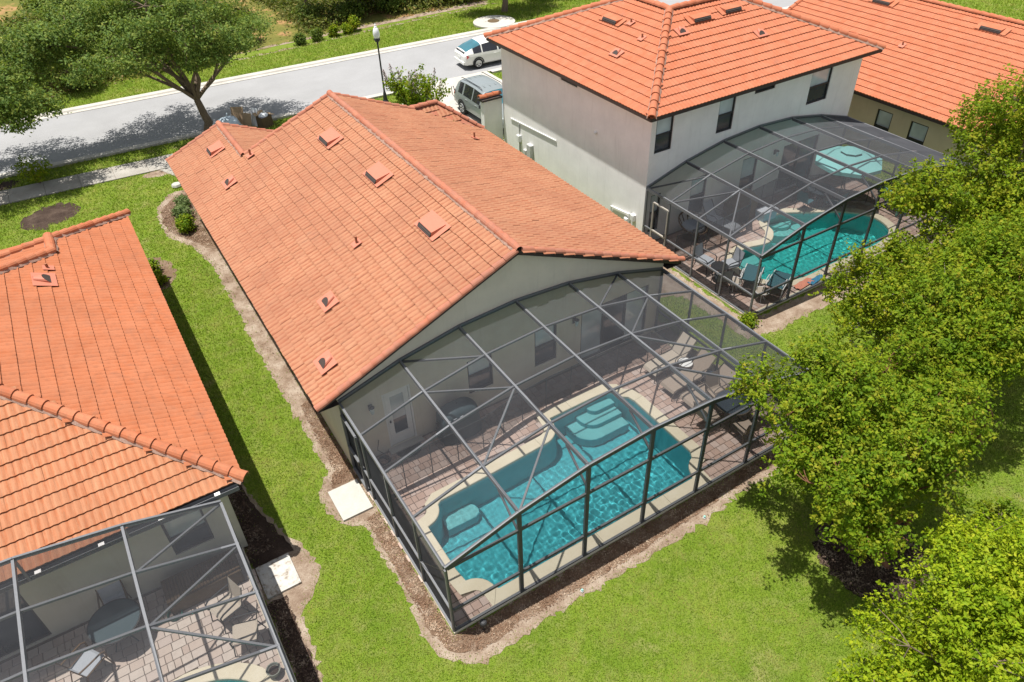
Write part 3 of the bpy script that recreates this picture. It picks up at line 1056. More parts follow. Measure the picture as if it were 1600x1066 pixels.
MB().box(1.08, 2.12, -.24, .0, .0, .10).build('door_step', MAT['concrete'], HA)
window(HA, O, u, *A_holes[1], mats=('glass_pale', 'glass'))
window(HA, O, u, *A_holes[2])
window(HA, O, u, *A_holes[3], rail=0, mats=('glass_pale', 'glass'), mull=2)
wall_lamp(HA, O, u, .82, 1.9); wall_lamp(HA, O, u, 7.52, 1.95)
# roof
rm = MB()
ra = bpy.data.objects
roofA = Roof(HA, MAT['tile_peach'], tile_shape(.352, .36, .026, 2, .044), .36, .36)
nL, nR = (-M_, 0, 1), (M_, 0, 1)
roofA.slope([(x0, yr), (5.48, yr), (5.48, 13.3), (1.78, 13.55), (1.78, 17.0), (x0, 17.0)], (x0, yr, HE), (0, -1, 0), nL)
roofA.slope([(x1, yr), (x1, 12.15), (8.95, 13.5), (5.48, 13.3), (5.48, yr)], (x1, yr, HE), (0, 1, 0), nR)
roofA.slope([(1.78, 13.55), (4.2, 15.6), (4.2, 17.0), (1.78, 17.0)], (1.78, 17.0, 3.737), (0, 1, 0), nR)
roofA.slope([(8.95, 13.55), (10.05, 13.55), (11.53, 12.15)], (8.95, 13.55, 3.83), (1, 0, 0), (0, -.77, 1))
roofA.slope([(10.05, 13.55), (11.55, 15.0), (11.53, 12.15)], (10.05, 13.55, 3.83), (0, 1, 0), (.73, 0, 1), tiles=False)
roofA.slope([(8.95, 13.55), (10.05, 13.55), (11.55, 15.0), (8.0, 15.0)], (8.95, 13.55, 3.83), (-1, 0, 0), (0, .7, 1), tiles=False)
rA = roofA.deck.build('roof', MAT['deckroof'], HA)
MB().add([(8.95, 13.53, 3.83), (10.05, 13.53, 3.83), (11.53, 12.13, 2.752)], [(0, 1, 2)]).add([(10.05, 13.55, 3.83), (11.55, 15.0, 2.735), (11.53, 12.15, 2.75)], [(0, 1, 2)]).build('porch_roof', MAT['cap_peach'], HA)
roofA.finish(rA)
c_ = MAT['cap_peach']
caps(rA, c_, (5.48, 13.3, zA(5.48) + .03), (5.48, yr - .05, zA(5.48) + .03))
caps(rA, c_, (1.78, 17.0, 3.76), (1.78, 13.45, 3.76))
caps(rA, c_, (8.85, 13.55, 3.86), (10.05, 13.55, 3.86), mortar=False)
caps(rA, c_, (11.5, 12.2, 2.8), (10.05, 13.55, 3.86), rad=.09, mortar=False)
for (p, q) in (((x0, yr - .02, HE + .03), (5.4, yr - .02, zA(5.4) + .03)), ((x1, yr - .02, HE + .03), (5.56, yr - .02, zA(5.56) + .03)),
               ((x0, 17.02, HE + .02), (1.78, 17.02, 3.75)), ((1.85, 13.42, 3.78), (5.48, 13.32, zA(5.48) + .02)), ((8.9, 13.42, zA(8.9) + .02), (5.5, 13.32, zA(5.5) + .02)), ((4.2, 17.02, 2.73), (1.78, 17.02, 3.75))):
    caps(rA, c_, p, q, rad=.10, name='rake_tile', mortar=False, lift=.0)
fm = MB()
for sx, xe in ((-1, x0), (1, x1)):
    fm.beam((xe - sx * .02, yr, HE - .08), (xe - sx * .02, 17.0 if sx < 0 else 12.1, HE - .08), .03, .16)
    fm.beam((xe, yr + .03, HE - .07), (5.48, yr + .03, zA(5.48) - .07), .04, .2)
    fm.add([(xe, yr, HE - .15), (xe, 17.0 if sx < 0 else 12.1, HE - .15), (0 if sx < 0 else 10.96, 17.0 if sx < 0 else 12.1, HE - .15), (0 if sx < 0 else 10.96, yr, HE - .15)], [(0, 1, 2, 3)])
fm.build('fascia', MAT['fascia'], HA)
un = np.array([0, -1.0, 0])
for (x, y) in ((4.31, 10.43), (4.5, 6.65), (4.47, 2.77), (1.12, 15.19)): box_vent(HA, (x, y, zA(x)), un, nL, .78 if y < 12 else .6, .56)
for (x, y) in ((.79, 12.27), (1.06, 2.96), (.14, .95)): eyebrow_vent(HA, (x, y, zA(x)), un, nL)
for (x, y) in ((1.94, 13.01), (2.65, 4.35)): stack_pipe(HA, (x, y, zA(x)), un, nL, .3)
stack_pipe(HA, (10.0, 10.25, zA(10.0)), (0, 1, 0), nR, .3)

# ---------------------------------------------------------------- two storey house on the right
HB = thing('house', 'two storey white stucco house with bright orange hipped tile roof', 'house', (19.6, 9.5, 0))
bx, by, bz, bx2, by2, bw = 13.55, 4.01, 5.46, 25.68, 15.16, 4.4
B_holes = [(.23, 1.04, 3.80, 5.14), (3.26, 4.09, 3.80, 5.15), (5.05, 6.15, 4.93, 5.17), (8.22, 9.44, 3.76, 5.12),
           (.30, .80, .5, 2.1), (2.35, 3.17, .5, 2.2), (5.09, 5.95, .4, 2.25), (7.45, 9.6, .10, 2.2)]
mb = MB()
wall_rect(mb, (14.0, 4.46, 0), (1, 0, 0), 11.2, 5.36, B_holes)
wall_rect(mb, (14.0, 14.7, 0), (0, -1, 0), 10.24, 5.36, [(4.63, 5.77, 4.96, 5.2)])
wall_rect(mb, (25.2, 4.46, 0), (0, 1, 0), 8.0, 5.36, [])
mb.add([(25.2, 12.46, 0), (22.0, 12.46, 0), (22.0, 12.46, 5.36), (25.2, 12.46, 5.36)], [(0, 1, 2, 3)])
mb.add([(22.0, 12.46, 0), (22.0, 14.7, 0), (22.0, 14.7, 5.36), (22.0, 12.46, 5.36)], [(0, 1, 2, 3)])
mb.add([(22.0, 14.7, 0), (14, 14.7, 0), (14, 14.7, 5.36), (22.0, 14.7, 5.36)], [(0, 1, 2, 3)])
mb.build('wall', MAT['stucco_white'], HB)
O, u = (14.0, 4.46, 0), (1, 0, 0)
for h in B_holes[:2] + [B_holes[3]]: window(HB, O, u, *h, rail=.5)
window(HB, O, u, *B_holes[2], rail=0, mats=('glass', 'glass'))
for h in B_holes[4:7]: window(HB, O, u, *h, rail=.5, mats=('glass_pale', 'glass'))
window(HB, O, u, *B_holes[7], rail=0, mats=('glass', 'glass_teal'), mull=1)
wall_lamp(HB, O, u, 6.9, 2.1)
window(HB, (14.0, 14.7, 0), (0, -1, 0), 4.63, 5.77, 4.96, 5.2, rail=0, mats=('glass', 'glass'))
# wing wall beside the entrance with its own tile coping
mb = MB(); mb.box(13.02, 13.998, 14.8, 15.1, 0, 2.78); wg = mb.build('wing_wall', MAT['stucco_white'], HB)
mb = MB(); mb.box(12.92, 13.998, 14.72, 15.18, 2.781, 2.86); mb.build('wing_roof', MAT['fascia'], HB)
# pipes and boxes on the side wall
def wpt(y, z, d=.06): return (14.0 - d, y, z)
pm = MB(); pm.tube([wpt(6.33, .1), wpt(6.33, .95), wpt(5.2, 1.1), wpt(5.2, .1)], .035, 8); pm.build('drain_pipe', MAT['white_trim'], HB)
pm = MB(); pm.tube([wpt(15.0 - 1.0, 2.05, .03), wpt(10.3, 2.28, .03)], .02, 6); pm.build('conduit', MAT['white_trim'], HB)
pm = MB(); pm.tube([wpt(13.27, 2.0, .03), wpt(13.27, .2, .03)], .03, 6); pm.build('conduit', MAT['grey_box'], HB)
for nme, y, z, wd_, h_, d_ in (('electric_meter', 13.25, 1.35, .22, .3, .14), ('switch_box', 12.3, .95, .34, .85, .16), ('cable_box', 12.75, .8, .22, .32, .1), ('irrigation_box', 4.98, 1.05, .2, .26, .12), ('irrigation_box', 5.35, .72, .2, .3, .12)):
    mb = MB(); mb.box(14 - d_, 13.999, y - wd_ / 2, y + wd_ / 2, z - h_ / 2, z + h_ / 2); mb.box(14 - d_ - .012, 14 - d_, y - wd_ / 2 + .02, y + wd_ / 2 - .02, z - h_ / 2 + .02, z + h_ / 2 - .02)
    mb.build(nme, MAT['grey_box'] if 'box' in nme and 'irr' not in nme else MAT['white_trim'], HB)
mb = MB(); mb.lathe([(.05, -.05), (.07, 0), (.05, .05)], (13.95, 7.6, 3.6), 10); mb.build('soffit_light', MAT['white_trim'], HB)
roofB = Roof(HB, MAT['tile_red'], tile_shape(.33, .37, .027, 2, .045), .33, .37)
zB = lambda d: bz + M_ * d
roofB.slope([(bx, by), (bx + bw, by + bw), (bx + bw, by2 - bw), (bx, by2)], (bx, by, bz), (0, -1, 0), (-M_, 0, 1), jit=.002)
roofB.slope([(bx, by), (bx2, by), (bx2 - bw, by + bw), (bx + bw, by + bw)], (bx, by, bz), (1, 0, 0), (0, -M_, 1), jit=.002)
roofB.slope([(bx2, by), (bx2, by + 2 * bw), (bx2 - bw, by + bw)], (bx2, by, bz), (0, 1, 0), (M_, 0, 1), tiles=False)
roofB.slope([(bx, by2), (bx + bw, by2 - bw), (bx + 2 * bw, by2)], (bx, by2, bz), (-1, 0, 0), (0, M_, 1), tiles=False)
roofB.slope([(bx + bw, by + bw), (bx + bw, by2 - bw), (bx + 2 * bw, by2), (bx + 2 * bw, by + 2 * bw)], (bx + bw, by + bw, zB(bw)), (0, 1, 0), (M_, 0, 1), tiles=False)
roofB.slope([(bx + bw, by + bw), (bx + 2 * bw, by + 2 * bw), (bx2, by + 2 * bw), (bx2 - bw, by + bw)], (bx + bw, by + bw, zB(bw)), (-1, 0, 0), (0, M_, 1), tiles=False)
rB = roofB.deck.build('roof', MAT['tile_red'], HB)
roofB.finish(rB)
c_ = MAT['tile_red']
pk = (bx + bw, by + bw, zB(bw) + .04)
caps(rB, c_, (bx - .03, by - .03, bz + .05), pk, rad=.14, step=.40)
caps(rB, c_, (bx2 + .03, by - .03, bz + .05), (bx2 - bw, by + bw, zB(bw) + .04), rad=.13, step=.40)
caps(rB, c_, (bx - .03, by2 + .03, bz + .05), (bx + bw, by2 - bw, zB(bw) + .04), rad=.13, step=.40)
caps(rB, c_, (bx + bw, by2 - bw, zB(bw) + .04), pk, rad=.13, step=.40, mortar=False)
caps(rB, c_, (bx2 - bw, by + bw, zB(bw) + .04), pk, rad=.13, step=.40, mortar=False)
fm = MB()
for a, b in (((bx, by), (bx2, by)), ((bx2, by), (bx2, by + 2 * bw)), ((bx, by), (bx, by2)), ((bx, by2), (bx + 2 * bw, by2)), ((bx + 2 * bw, by2), (bx + 2 * bw, by + 2 * bw)), ((bx + 2 * bw, by + 2 * bw), (bx2, by + 2 * bw))):
    fm.beam((*a, bz - .06), (*b, bz - .06), .05, .13)
fm.build('fascia', MAT['fascia'], HB)
fm = MB()
fm.add([(bx, by, bz - .121), (bx2, by, bz - .121), (bx2, 4.459, bz - .121), (bx, 4.459, bz - .121)], [(0, 3, 2, 1)])
fm.add([(bx, 4.459, bz - .121), (13.999, 4.459, bz - .121), (13.999, by2, bz - .121), (bx, by2, bz - .121)], [(0, 3, 2, 1)])
fm.build('soffit', MAT['stucco_white'], HB)
nl, nr_ = (-M_, 0, 1), (0, -M_, 1)
box_vent(HB, (16.6, 10.15, zB(16.6 - bx)), un, nl, .85, .4, MAT['tile_red'])
eyebrow_vent(HB, (15.26, 8.19, zB(15.26 - bx)), un, nl, .24)
for (x, y) in ((16.75, 9.21), (16.29, 7.96)): stack_pipe(HB, (x, y, zB(x - bx)), un, nl, .22)
for (x, y) in ((18.83, 7.64), (20.53, 7.71)): box_vent(HB, (x, y, zB(y - by)), (1, 0, 0), nr_, .85, .4, MAT['tile_red'])
for (x, y) in ((17.56, 7.19), (20.8, 6.18)): eyebrow_vent(HB, (x, y, zB(y - by)), (1, 0, 0), nr_, .24)
rW = None
w_caps = bpy.data.objects['wing_roof']
caps(w_caps, MAT['cap_orange'], (12.9, 14.95, 2.93), (14.0, 14.95, 2.93), rad=.13, step=.36, mortar=False)

# ---------------------------------------------------------------- house at the left edge
HC = thing('house', 'house with orange wavy tile roof at the left edge of the lawn', 'house', (-8.7, 5.9, 0))
cx, cy, cz = -2.80, -1.41, 2.75
cw = 6.05
mb = MB()
C_holes = [(9.22, 10.13, .80, 2.0), (3.4, 6.25, .10, 2.2)]
wall_rect(mb, (-14.0, -.98, 0), (1, 0, 0), 10.75, 2.66, C_holes)
wall_rect(mb, (-3.25, -.98, 0), (0, 1, 0), 13.6, 2.66, [])
mb.add([(-3.25, 12.6, 0), (-14, 12.6, 0), (-14, 12.6, 2.66), (-3.25, 12.6, 2.66)], [(0, 1, 2, 3)])
mb.build('wall', MAT['stucco_gray'], HC)
O, u = (-14.0, -.98, 0), (1, 0, 0)
window(HC, O, u, *C_holes[0], rail=.45, mats=('glass_pale', 'glass'))
window(HC, O, u, *C_holes[1], rail=0, mats=('glass', 'glass'), mull=2)
roofC = Roof(HC, MAT['tile_orange'], tile_shape(.33, .36, .028, 2, .044), .33, .36)
zC = lambda d: cz + M_ * d
roofC.slope([(cx, cy), (cx, 13.25), (-5.2, 10.85), (-5.2, 9.9), (cx - cw, 6.3), (cx - cw, cy + cw)], (cx, cy, cz), (0, 1, 0), (M_, 0, 1), jit=.002)
roofC.slope([(cx, cy), (cx - cw, cy + cw), (cx - 2 * cw, cy)], (cx, cy, cz), (1, 0, 0), (0, -M_, 1), jit=.003, mat=MAT['tile_orange_rear'])
roofC.slope([(-5.2, 10.85), (-5.2, 9.9), (-8.85, 6.9), (-8.85, 10.95)], (-5.2, 9.9, zC(2.4)), (0, -1, 0), (-.12, 0, 1), jit=.003)
roofC.slope([(cx, 13.25), (-5.2, 10.85), (-8.85, 10.95), (-11.0, 13.25)], (cx, 13.25, cz), (-1, 0, 0), (0, M_, 1), tiles=False)
roofC.slope([(cx - 2 * cw, cy), (cx - cw, cy + cw), (cx - cw, 6.3), (cx - 2 * cw, 13.2)], (cx - 2 * cw, cy, cz), (0, -1, 0), (-M_, 0, 1), tiles=False)
rC = roofC.deck.build('roof', MAT['tile_orange'], HC)
roofC.finish(rC)
c_ = MAT['cap_orange']
caps(rC, c_, (cx + .04, cy - .04, cz + .05), (cx - cw, cy + cw, zC(cw) + .04), rad=.135, step=.37)
caps(rC, c_, (cx + .04, 13.29, cz + .05), (-5.2, 10.85, zC(2.4) + .04), rad=.135, step=.37)
caps(rC, c_, (-5.2, 10.95, zC(2.4) + .05), (-5.2, 9.86, zC(2.4) + .05), rad=.14, step=.37)
caps(rC, c_, (-5.2, 9.9, zC(2.4) + .05), (-8.85, 6.1, zC(cw) + .05), rad=.135, step=.37)
caps(rC, c_, (-8.85, 10.95, zC(2.4) - .40), (-5.2, 10.88, zC(2.4) + .02), rad=.13, step=.37)
fm = MB()
fm.beam((cx - .02, cy, cz - .07), (cx - .02, 13.2, cz - .07), .03, .15)
fm.beam((cx, cy + .02, cz - .07), (cx - 2 * cw, cy + .02, cz - .07), .03, .15)
fm.add([(cx, cy, cz - .145), (cx, 13.2, cz - .145), (-3.25, 13.2, cz - .145), (-3.25, -.98, cz - .145), (-15, -.98, cz - .145), (-15, cy, cz - .145)], [(0, 1, 2, 3, 4, 5)])
fm.build('fascia', MAT['fascia'], HC)
# gutter along the rear eave, with straps
gm = MB()
gm.box(-14.5, cx - .15, cy - .14, cy - .02, cz - .17, cz - .16).box(-14.5, cx - .15, cy - .14, cy - .128, cz - .16, cz - .05).box(-14.5, cx - .15, cy - .03, cy - .02, cz - .16, cz - .05)
gt = gm.build('gutter', MAT['alu'], HC)
for k in range(7):
    x = -3.42 - 1.22 * k
    MB().box(x - .06, x + .06, cy - .15, cy - .06, cz - .052, cz - .03).build('gutter_strap', MAT['clip'], gt)
un2 = (0, 1, 0)
eyebrow_vent(HC, (-5.52, 8.0, zC(-5.52 * -1 + cx)), un2, (M_, 0, 1), .36)
stack_pipe(HC, (-5.4, 8.75, zC(5.4 + cx)), un2, (M_, 0, 1), .22)

# ---------------------------------------------------------------- far right house
HD = thing('house', 'house with tan wall and broad orange tile roof behind the two storey house', 'house', (33.5, 5.3, 0))
dx, dz = 27.5, 2.75
mb = MB()
D_holes = [(7.95, 8.74, 1.0, 2.16), (9.65, 10.5, 1.0, 2.16), (2.5, 3.4, 1.0, 2.1)]
wall_rect(mb, (27.95, 12.8, 0), (0, -1, 0), 15.0, 2.75, D_holes)
mb.add([(27.95, -2.2, 0), (39.1, -2.2, 0), (39.1, -2.2, 2.8), (33.55, -2.2, 5.2), (27.95, -2.2, 2.8)], [(0, 1, 2, 3, 4)])
mb.add([(39.1, 12.8, 0), (27.95, 12.8, 0), (27.95, 12.8, 2.8), (33.55, 12.8, 5.2), (39.1, 12.8, 2.8)], [(0, 1, 2, 3, 4)])
mb.build('wall', MAT['stucco_tan'], HD)
for h in D_holes: window(HD, (27.95, 12.8, 0), (0, -1, 0), *h, rail=.35, mats=('glass_pale', 'glass'))
roofD = Roof(HD, MAT['tile_red'], tile_shape(.33, .37, .027, 2, .045), .33, .37)
roofD.slope([(dx, -2.6), (33.55, -2.6), (33.55, 13.1), (dx, 13.1)], (dx, -2.6, dz), (0, -1, 0), (-M_, 0, 1), jit=.002)
roofD.slope([(39.6, -2.6), (39.6, 13.1), (33.55, 13.1), (33.55, -2.6)], (39.6, -2.6, dz), (0, 1, 0), (M_, 0, 1), jit=.002)
rD = roofD.deck.build('roof', MAT['tile_red'], HD)
roofD.finish(rD)
caps(rD, MAT['tile_red'], (33.55, 13.1, 5.32), (33.55, -2.6, 5.32), mortar=False, step=.4)
caps(rD, MAT['tile_red'], (dx, 13.12, dz + .03), (33.5, 13.12, 5.3), name='rake_tile', mortar=False, step=.4)
fm = MB(); fm.beam((dx + .02, -2.6, dz - .07), (dx + .02, 13.1, dz - .07), .03, .15)
fm.add([(dx, -2.6, dz - .146), (dx, 13.1, dz - .146), (27.95, 13.1, dz - .146), (27.95, -2.6, dz - .146)], [(0, 1, 2, 3)])
fm.build('fascia', MAT['fascia'], HD)
for y in (9.2, 3.59): box_vent(HD, (32.85, y, dz + M_ * 5.35), un, (-M_, 0, 1), .95, .4, MAT['tile_red'])
stack_pipe(HD, (30.6, 6.2, dz + M_ * 3.1), un, (-M_, 0, 1), .22)
#MARK2
# ------------------------------------------------------------------ pool decks
def paver_shape(a, b, h=.05, g=.005, ch=.008):
    x0, x1, y0, y1 = -a / 2 + g, a / 2 - g, -b / 2 + g, b / 2 - g
    V = [(x0, y0, 0), (x1, y0, 0), (x1, y1, 0), (x0, y1, 0), (x0, y0, h - ch), (x1, y0, h - ch), (x1, y1, h - ch), (x0, y1, h - ch),
         (x0 + ch, y0 + ch, h), (x1 - ch, y0 + ch, h), (x1 - ch, y1 - ch, h), (x0 + ch, y1 - ch, h)]
    F = [(8, 9, 10, 11)] + [(i, (i + 1) % 4, (i + 1) % 4 + 4, i + 4) for i in range(4)] + [(i + 4, (i + 1) % 4 + 4, (i + 1) % 4 + 8, i + 8) for i in range(4)]
    return np.array(V), F


PAV = {s_: paver_shape(*s_) for s_ in ((.30, .225), (.225, .225), (.15, .225), (.38, .30), (.30, .30), (.23, .30))}


def pave(deck, region, hole, z, mat, row=.225, widths=(.30, .225, .15), n_single=300, border=None):
    xs_, ys_ = [p_[0] for p_ in region], [p_[1] for p_ in region]
    lst = []
    y = min(ys_) + row / 2
    while y < max(ys_):
        x = min(xs_) - random.random() * .2
        while x < max(xs_):
            a = random.choice(widths)
            cx_, cy_ = x + a / 2, y
            X, Y = np.array([cx_]), np.array([cy_])
            if x > min(xs_) - .06 and x + a < max(xs_) + .06 and not pip(X, Y, hole)[0]:
                lst.append((cx_, cy_, a))
            x += a
        y += row
    ctr = np.array([(a, b, z) for a, b, _ in lst])
    pr = project(ctr)
    sc = np.where((pr[:, 0] > -5) & (pr[:, 0] < 1605) & (pr[:, 1] < 1071) & (pr[:, 1] > 0), 1 / pr[:, 2] ** 2, -1)
    order = np.argsort(-sc)
    mes = {}
    VV, FF = [], []
    n0 = 0
    for rank, i in enumerate(order):
        x, y, a = lst[i]
        V, F = PAV[(a, row)]
        dz_ = z + random.gauss(0, .0012)
        an = random.gauss(0, .008)
        if rank < n_single and sc[i] > 0:
            if a not in mes: mes[a] = mesh_from('paver', V, F, [mat])
            o = link('paver', mes[a], deck)
            o.location = np.array([x, y, dz_]) - WO[deck.name]
            o.rotation_euler = (0, 0, an)
        else:
            c_, s_ = math.cos(an), math.sin(an)
            VV.append(np.stack([V[:, 0] * c_ - V[:, 1] * s_ + x, V[:, 0] * s_ + V[:, 1] * c_ + y, V[:, 2] + dz_], 1))
            FF.append(np.array(F) + n0); n0 += len(V)
    if VV:
        put_np('paver_field', np.concatenate(VV), np.concatenate(FF), mat, deck)['kind'] = 'stuff'


def arc(cx, cy, r, a0, a1, n=8):
    return [(cx + r * math.cos(R(a0 + (a1 - a0) * i / n)), cy + r * math.sin(R(a0 + (a1 - a0) * i / n))) for i in range(n + 1)]


def catmull(P, n=5):
    out = []
    m = len(P)
    for i in range(m):
        p0, p1, p2, p3 = [np.array(P[(i + k) % m], float) for k in (-1, 0, 1, 2)]
        for j in range(n):
            t_ = j / n
            out.append(tuple(.5 * (2 * p1 + (p2 - p0) * t_ + (2 * p0 - 5 * p1 + 4 * p2 - p3) * t_ ** 2 + (3 * p1 - p0 - 3 * p2 + p3) * t_ ** 3)))
    return out


def wave_sheet(name, outline, z, res, mat, parent, amp, seed):
    P = ccw(outline)
    big = offset(P, .05)
    xs_, ys_ = [p_[0] for p_ in big], [p_[1] for p_ in big]
    nx, ny = int((max(xs_) - min(xs_)) / res) + 2, int((max(ys_) - min(ys_)) / res) + 2
    gx = min(xs_) + res * np.arange(nx); gy = min(ys_) + res * np.arange(ny)
    X, Y = np.meshgrid(gx, gy, indexing='ij')
    rr = np.random.default_rng(seed)
    H = np.zeros_like(X)
    for k in range(26):
        lam = rr.uniform(.11, .36)
        th = rr.uniform(0, 2 * np.pi)
        H += amp * lam * .43 * np.sin(2 * np.pi / lam * (X * np.cos(th) + Y * np.sin(th)) + rr.uniform(0, 6.28) + .8 * np.sin(X * rr.uniform(.6, 2) + Y * rr.uniform(.6, 2)))
    H *= .62 + .38 * np.sin(X * .9 + 1.2 * np.sin(Y * .7)) * np.cos(Y * 1.1 + X * .3) + .22 * np.tanh(-(Y - np.mean(Y)) * .9)
    V = np.stack([X, Y, z + H], -1).reshape(-1, 3)
    CX, CY = X[:-1, :-1] + res / 2, Y[:-1, :-1] + res / 2
    keep = pip(CX, CY, big)
    I = np.arange(nx * ny).reshape(nx, ny)
    F = np.stack([I[:-1, :-1], I[1:, :-1], I[1:, 1:], I[:-1, 1:]], -1)[keep]
    used = np.unique(F)
    rm_ = np.zeros(nx * ny, int); rm_[used] = np.arange(len(used))
    return put_np(name, V[used], rm_[F], mat, parent, smooth=True)


def pool(name, label, outline, depth, wmat, pmat, zdeck, cope_w, joint_every, seed, amp=.0058, front_flat=None):
    P = ccw(outline)
    c = np.mean(np.array(P), 0)
    th = thing(name, label, 'swimming pool', (c[0], c[1], 0))
    mb = MB()
    Q = offset(P, .02)
    n = len(Q)
    V = [(x, y, zdeck - .02) for x, y in Q] + [(x, y, -depth) for x, y in offset(P, -.06)]
    mb.add(V, [((i + 1) % n, i, i + n, (i + 1) % n + n) for i in range(n)])
    b = mb.build('basin_wall', pmat, th)
    fl = sheet('basin_floor', offset(P, -.05), [], -depth + .001, pmat, None, th)
    w_ = wave_sheet('water', P, -.09, .022, wmat, th, amp, seed)
    for o in (b, fl): o.cycles.is_caustics_receiver = True
    w_.cycles.is_caustics_caster = True
    # coping stones round the rim
    O_ = offset(P, cope_w)
    if front_flat is not None: O_ = [(x, front_flat) if y < front_flat + .45 else (x, y) for x, y in O_]
    acc, start = 0, 0
    segs = []
    for i in range(n):
        acc += math.dist(P[i], P[(i + 1) % n])
        if acc > joint_every or i == n - 1:
            segs.append((start, i + 1)); start = i + 1; acc = 0
    for a, b_ in segs:
        m = MB(); k = b_ - a + 1
        ii = [j % n for j in range(a, b_ + 1)]
        inn = [np.array(P[j]) for j in ii]; out = [np.array(O_[j]) for j in ii]
        e0 = (inn[1] - inn[0]); e0 = e0 / (np.linalg.norm(e0) + 1e-9) * .004
        e1 = (inn[-1] - inn[-2]); e1 = e1 / (np.linalg.norm(e1) + 1e-9) * .004
        inn[0] = inn[0] + e0; out[0] = out[0] + e0; inn[-1] = inn[-1] - e1; out[-1] = out[-1] - e1
        V, F = [], []
        for p_, q_ in zip(inn, out):
            d_ = (q_ - p_) / (np.linalg.norm(q_ - p_) + 1e-9)
            V += [(*p_, zdeck - .06), (*(p_ - d_ * .0), zdeck + .005), (*(p_ + d_ * .02), zdeck + .02), (*q_, zdeck + .02), (*q_, zdeck - .06)]
        for i in range(k - 1):
            for j in range(4): F.append((i * 5 + j, i * 5 + j + 1, i * 5 + j + 6, i * 5 + j + 5))
        F.append((0, 1, 2, 3, 4)); F.append(tuple((k - 1) * 5 + j for j in (4, 3, 2, 1, 0)))
        m.add(V, [f[::-1] for f in F]).build('coping_stone', MAT['coping'], th)
    return th, P, O_


sl.cycles.is_caustics_light = True
ZD = .05
PA = [(.83, -3.0)] + arc(.83, -2.43, .55, -75, -8, 7) + [(1.5, -2.42), (2.4, -2.40), (3.3, -2.36), (4.2, -2.31), (4.8, -2.28)] + arc(4.95, -1.62, .65, -82, 0, 8) + \
     [(5.62, -1.50), (6.4, -1.49), (7.2, -1.49), (7.7, -1.51), (7.86, -1.62), (7.88, -1.88), (8.12, -2.08), (8.17, -2.3), (8.17, -3.2), (8.17, -4.0), (8.17, -4.72)] + \
     arc(8.2, -5.5, .58, 105, 170, 6) + [(7.55, -5.5), (6.5, -5.5), (5.4, -5.5), (4.3, -5.5), (3.2, -5.5), (2.2, -5.5), (1.45, -5.5)] + arc(.83, -5.45, .56, 0, 85, 6) + [(.83, -4.5), (.83, -3.8)]
TA, PA, OA = pool('swimming_pool', 'rectangular teal pool with corner steps under the nearest screen enclosure', PA, 1.3, MAT['water'], MAT['plaster'], ZD + .01, .33, 1.9, 3, front_flat=-5.90)
# entry steps and a bench below the water
def rounded(x0, x1, y0, y1, r):
    return arc(x0 + r, y0 + r, r, 180, 270, 6) + [(x1, y0), (x1, y1), (x0, y1)]


def pool_shelf(T_, nm, P_, depth, top, m_):
    a = MB().prism(ccw(P_), -depth, top).build(nm, m_, T_)
    b = MB().prism(offset(ccw(P_), -.012), top + .002, top + .012).build('tread', MAT['step'], a)
    for o in (a, b): o.cycles.is_caustics_receiver = True


for k in range(3):
    pool_shelf(TA, 'pool_step', rounded(6.95 - .40 * k, 7.83, -1.80 - .36 * k, -1.47, .32 + .16 * k if k else .26), 1.25, -.32 - .24 * k, MAT['plaster'])
pool_shelf(TA, 'pool_bench', [(1.40, -2.93), (2.25, -2.93), (2.38, -2.86), (2.44, -2.74), (2.40, -2.56), (2.3, -2.44), (1.42, -2.44)], 1.25, -.86, MAT['plaster'])

PB = catmull([(16.34, 1.7), (17.17, 1.95), (18.23, 1.75), (18.95, 2.2), (19.2, 2.75), (19.75, 3.1), (20.45, 3.02), (21.41, 2.4), (22.5, 1.7), (23.11, 0.83), (22.98, 0.0), (22.46, -0.45), (21.5, -0.66), (20.48, -0.66), (19.08, -0.62), (17.54, -0.65), (16.6, -0.4), (16.05, 0.25), (15.94, 1.0)], 4)
TB, PB, OB = pool('swimming_pool', 'kidney shaped green pool behind the white two storey house', PB, 1.35, MAT['water_b'], MAT['plaster_b'], ZD + .01, .33, 1.6, 8)
for k in range(2):
    pool_shelf(TB, 'pool_step', arc(20.1, 3.0, .55 + .4 * k, 180, 330, 10), 1.3, -.35 - .3 * k, MAT['plaster_b'])
pool_shelf(TB, 'pool_bench', [(16.2, .9), (17.3, 1.15), (17.5, 1.75), (16.9, 1.75), (16.4, 1.55)], 1.3, -.4, MAT['plaster_b'])
PC = catmull([(-4.15, -4.7), (-4.5, -4.28), (-5.0, -4.02), (-5.6, -3.95), (-6.4, -4.3), (-7.5, -4.4), (-8.4, -4.8), (-8.6, -5.8), (-8.0, -6.6), (-6.0, -6.8), (-4.6, -6.6), (-4.0, -5.7)], 4)
TC, PC, OC = pool('swimming_pool', 'pool with cream coping just showing at the bottom left edge', PC, 1.3, MAT['water_b'], MAT['plaster_b'], ZD + .01, .36, 1.7, 9)


def deck(region, Pp, Op, mat, label=None, **kw):
    mid = [((a[0] + b[0]) / 2, (a[1] + b[1]) / 2) for a, b in zip(Pp, Op)]
    d = sheet('pool_deck', region, [mid[::-1]], ZD - .03, MAT['joint'])
    x0_, x1_ = min(p_[0] for p_ in region), max(p_[0] for p_ in region)
    y0_, y1_ = min(p_[1] for p_ in region), max(p_[1] for p_ in region)
    e = MB()
    for a, b in zip(ccw(region), ccw(region)[1:] + ccw(region)[:1]):
        e.add([(*a, 0), (*b, 0), (*b, ZD - .03), (*a, ZD - .03)], [(0, 1, 2, 3)])
    e.build('slab_edge', MAT['concrete_old'], d)
    hole = offset(Pp, .30)
    pave(d, region, hole, ZD - .045 + .005, mat, **kw)
    return d


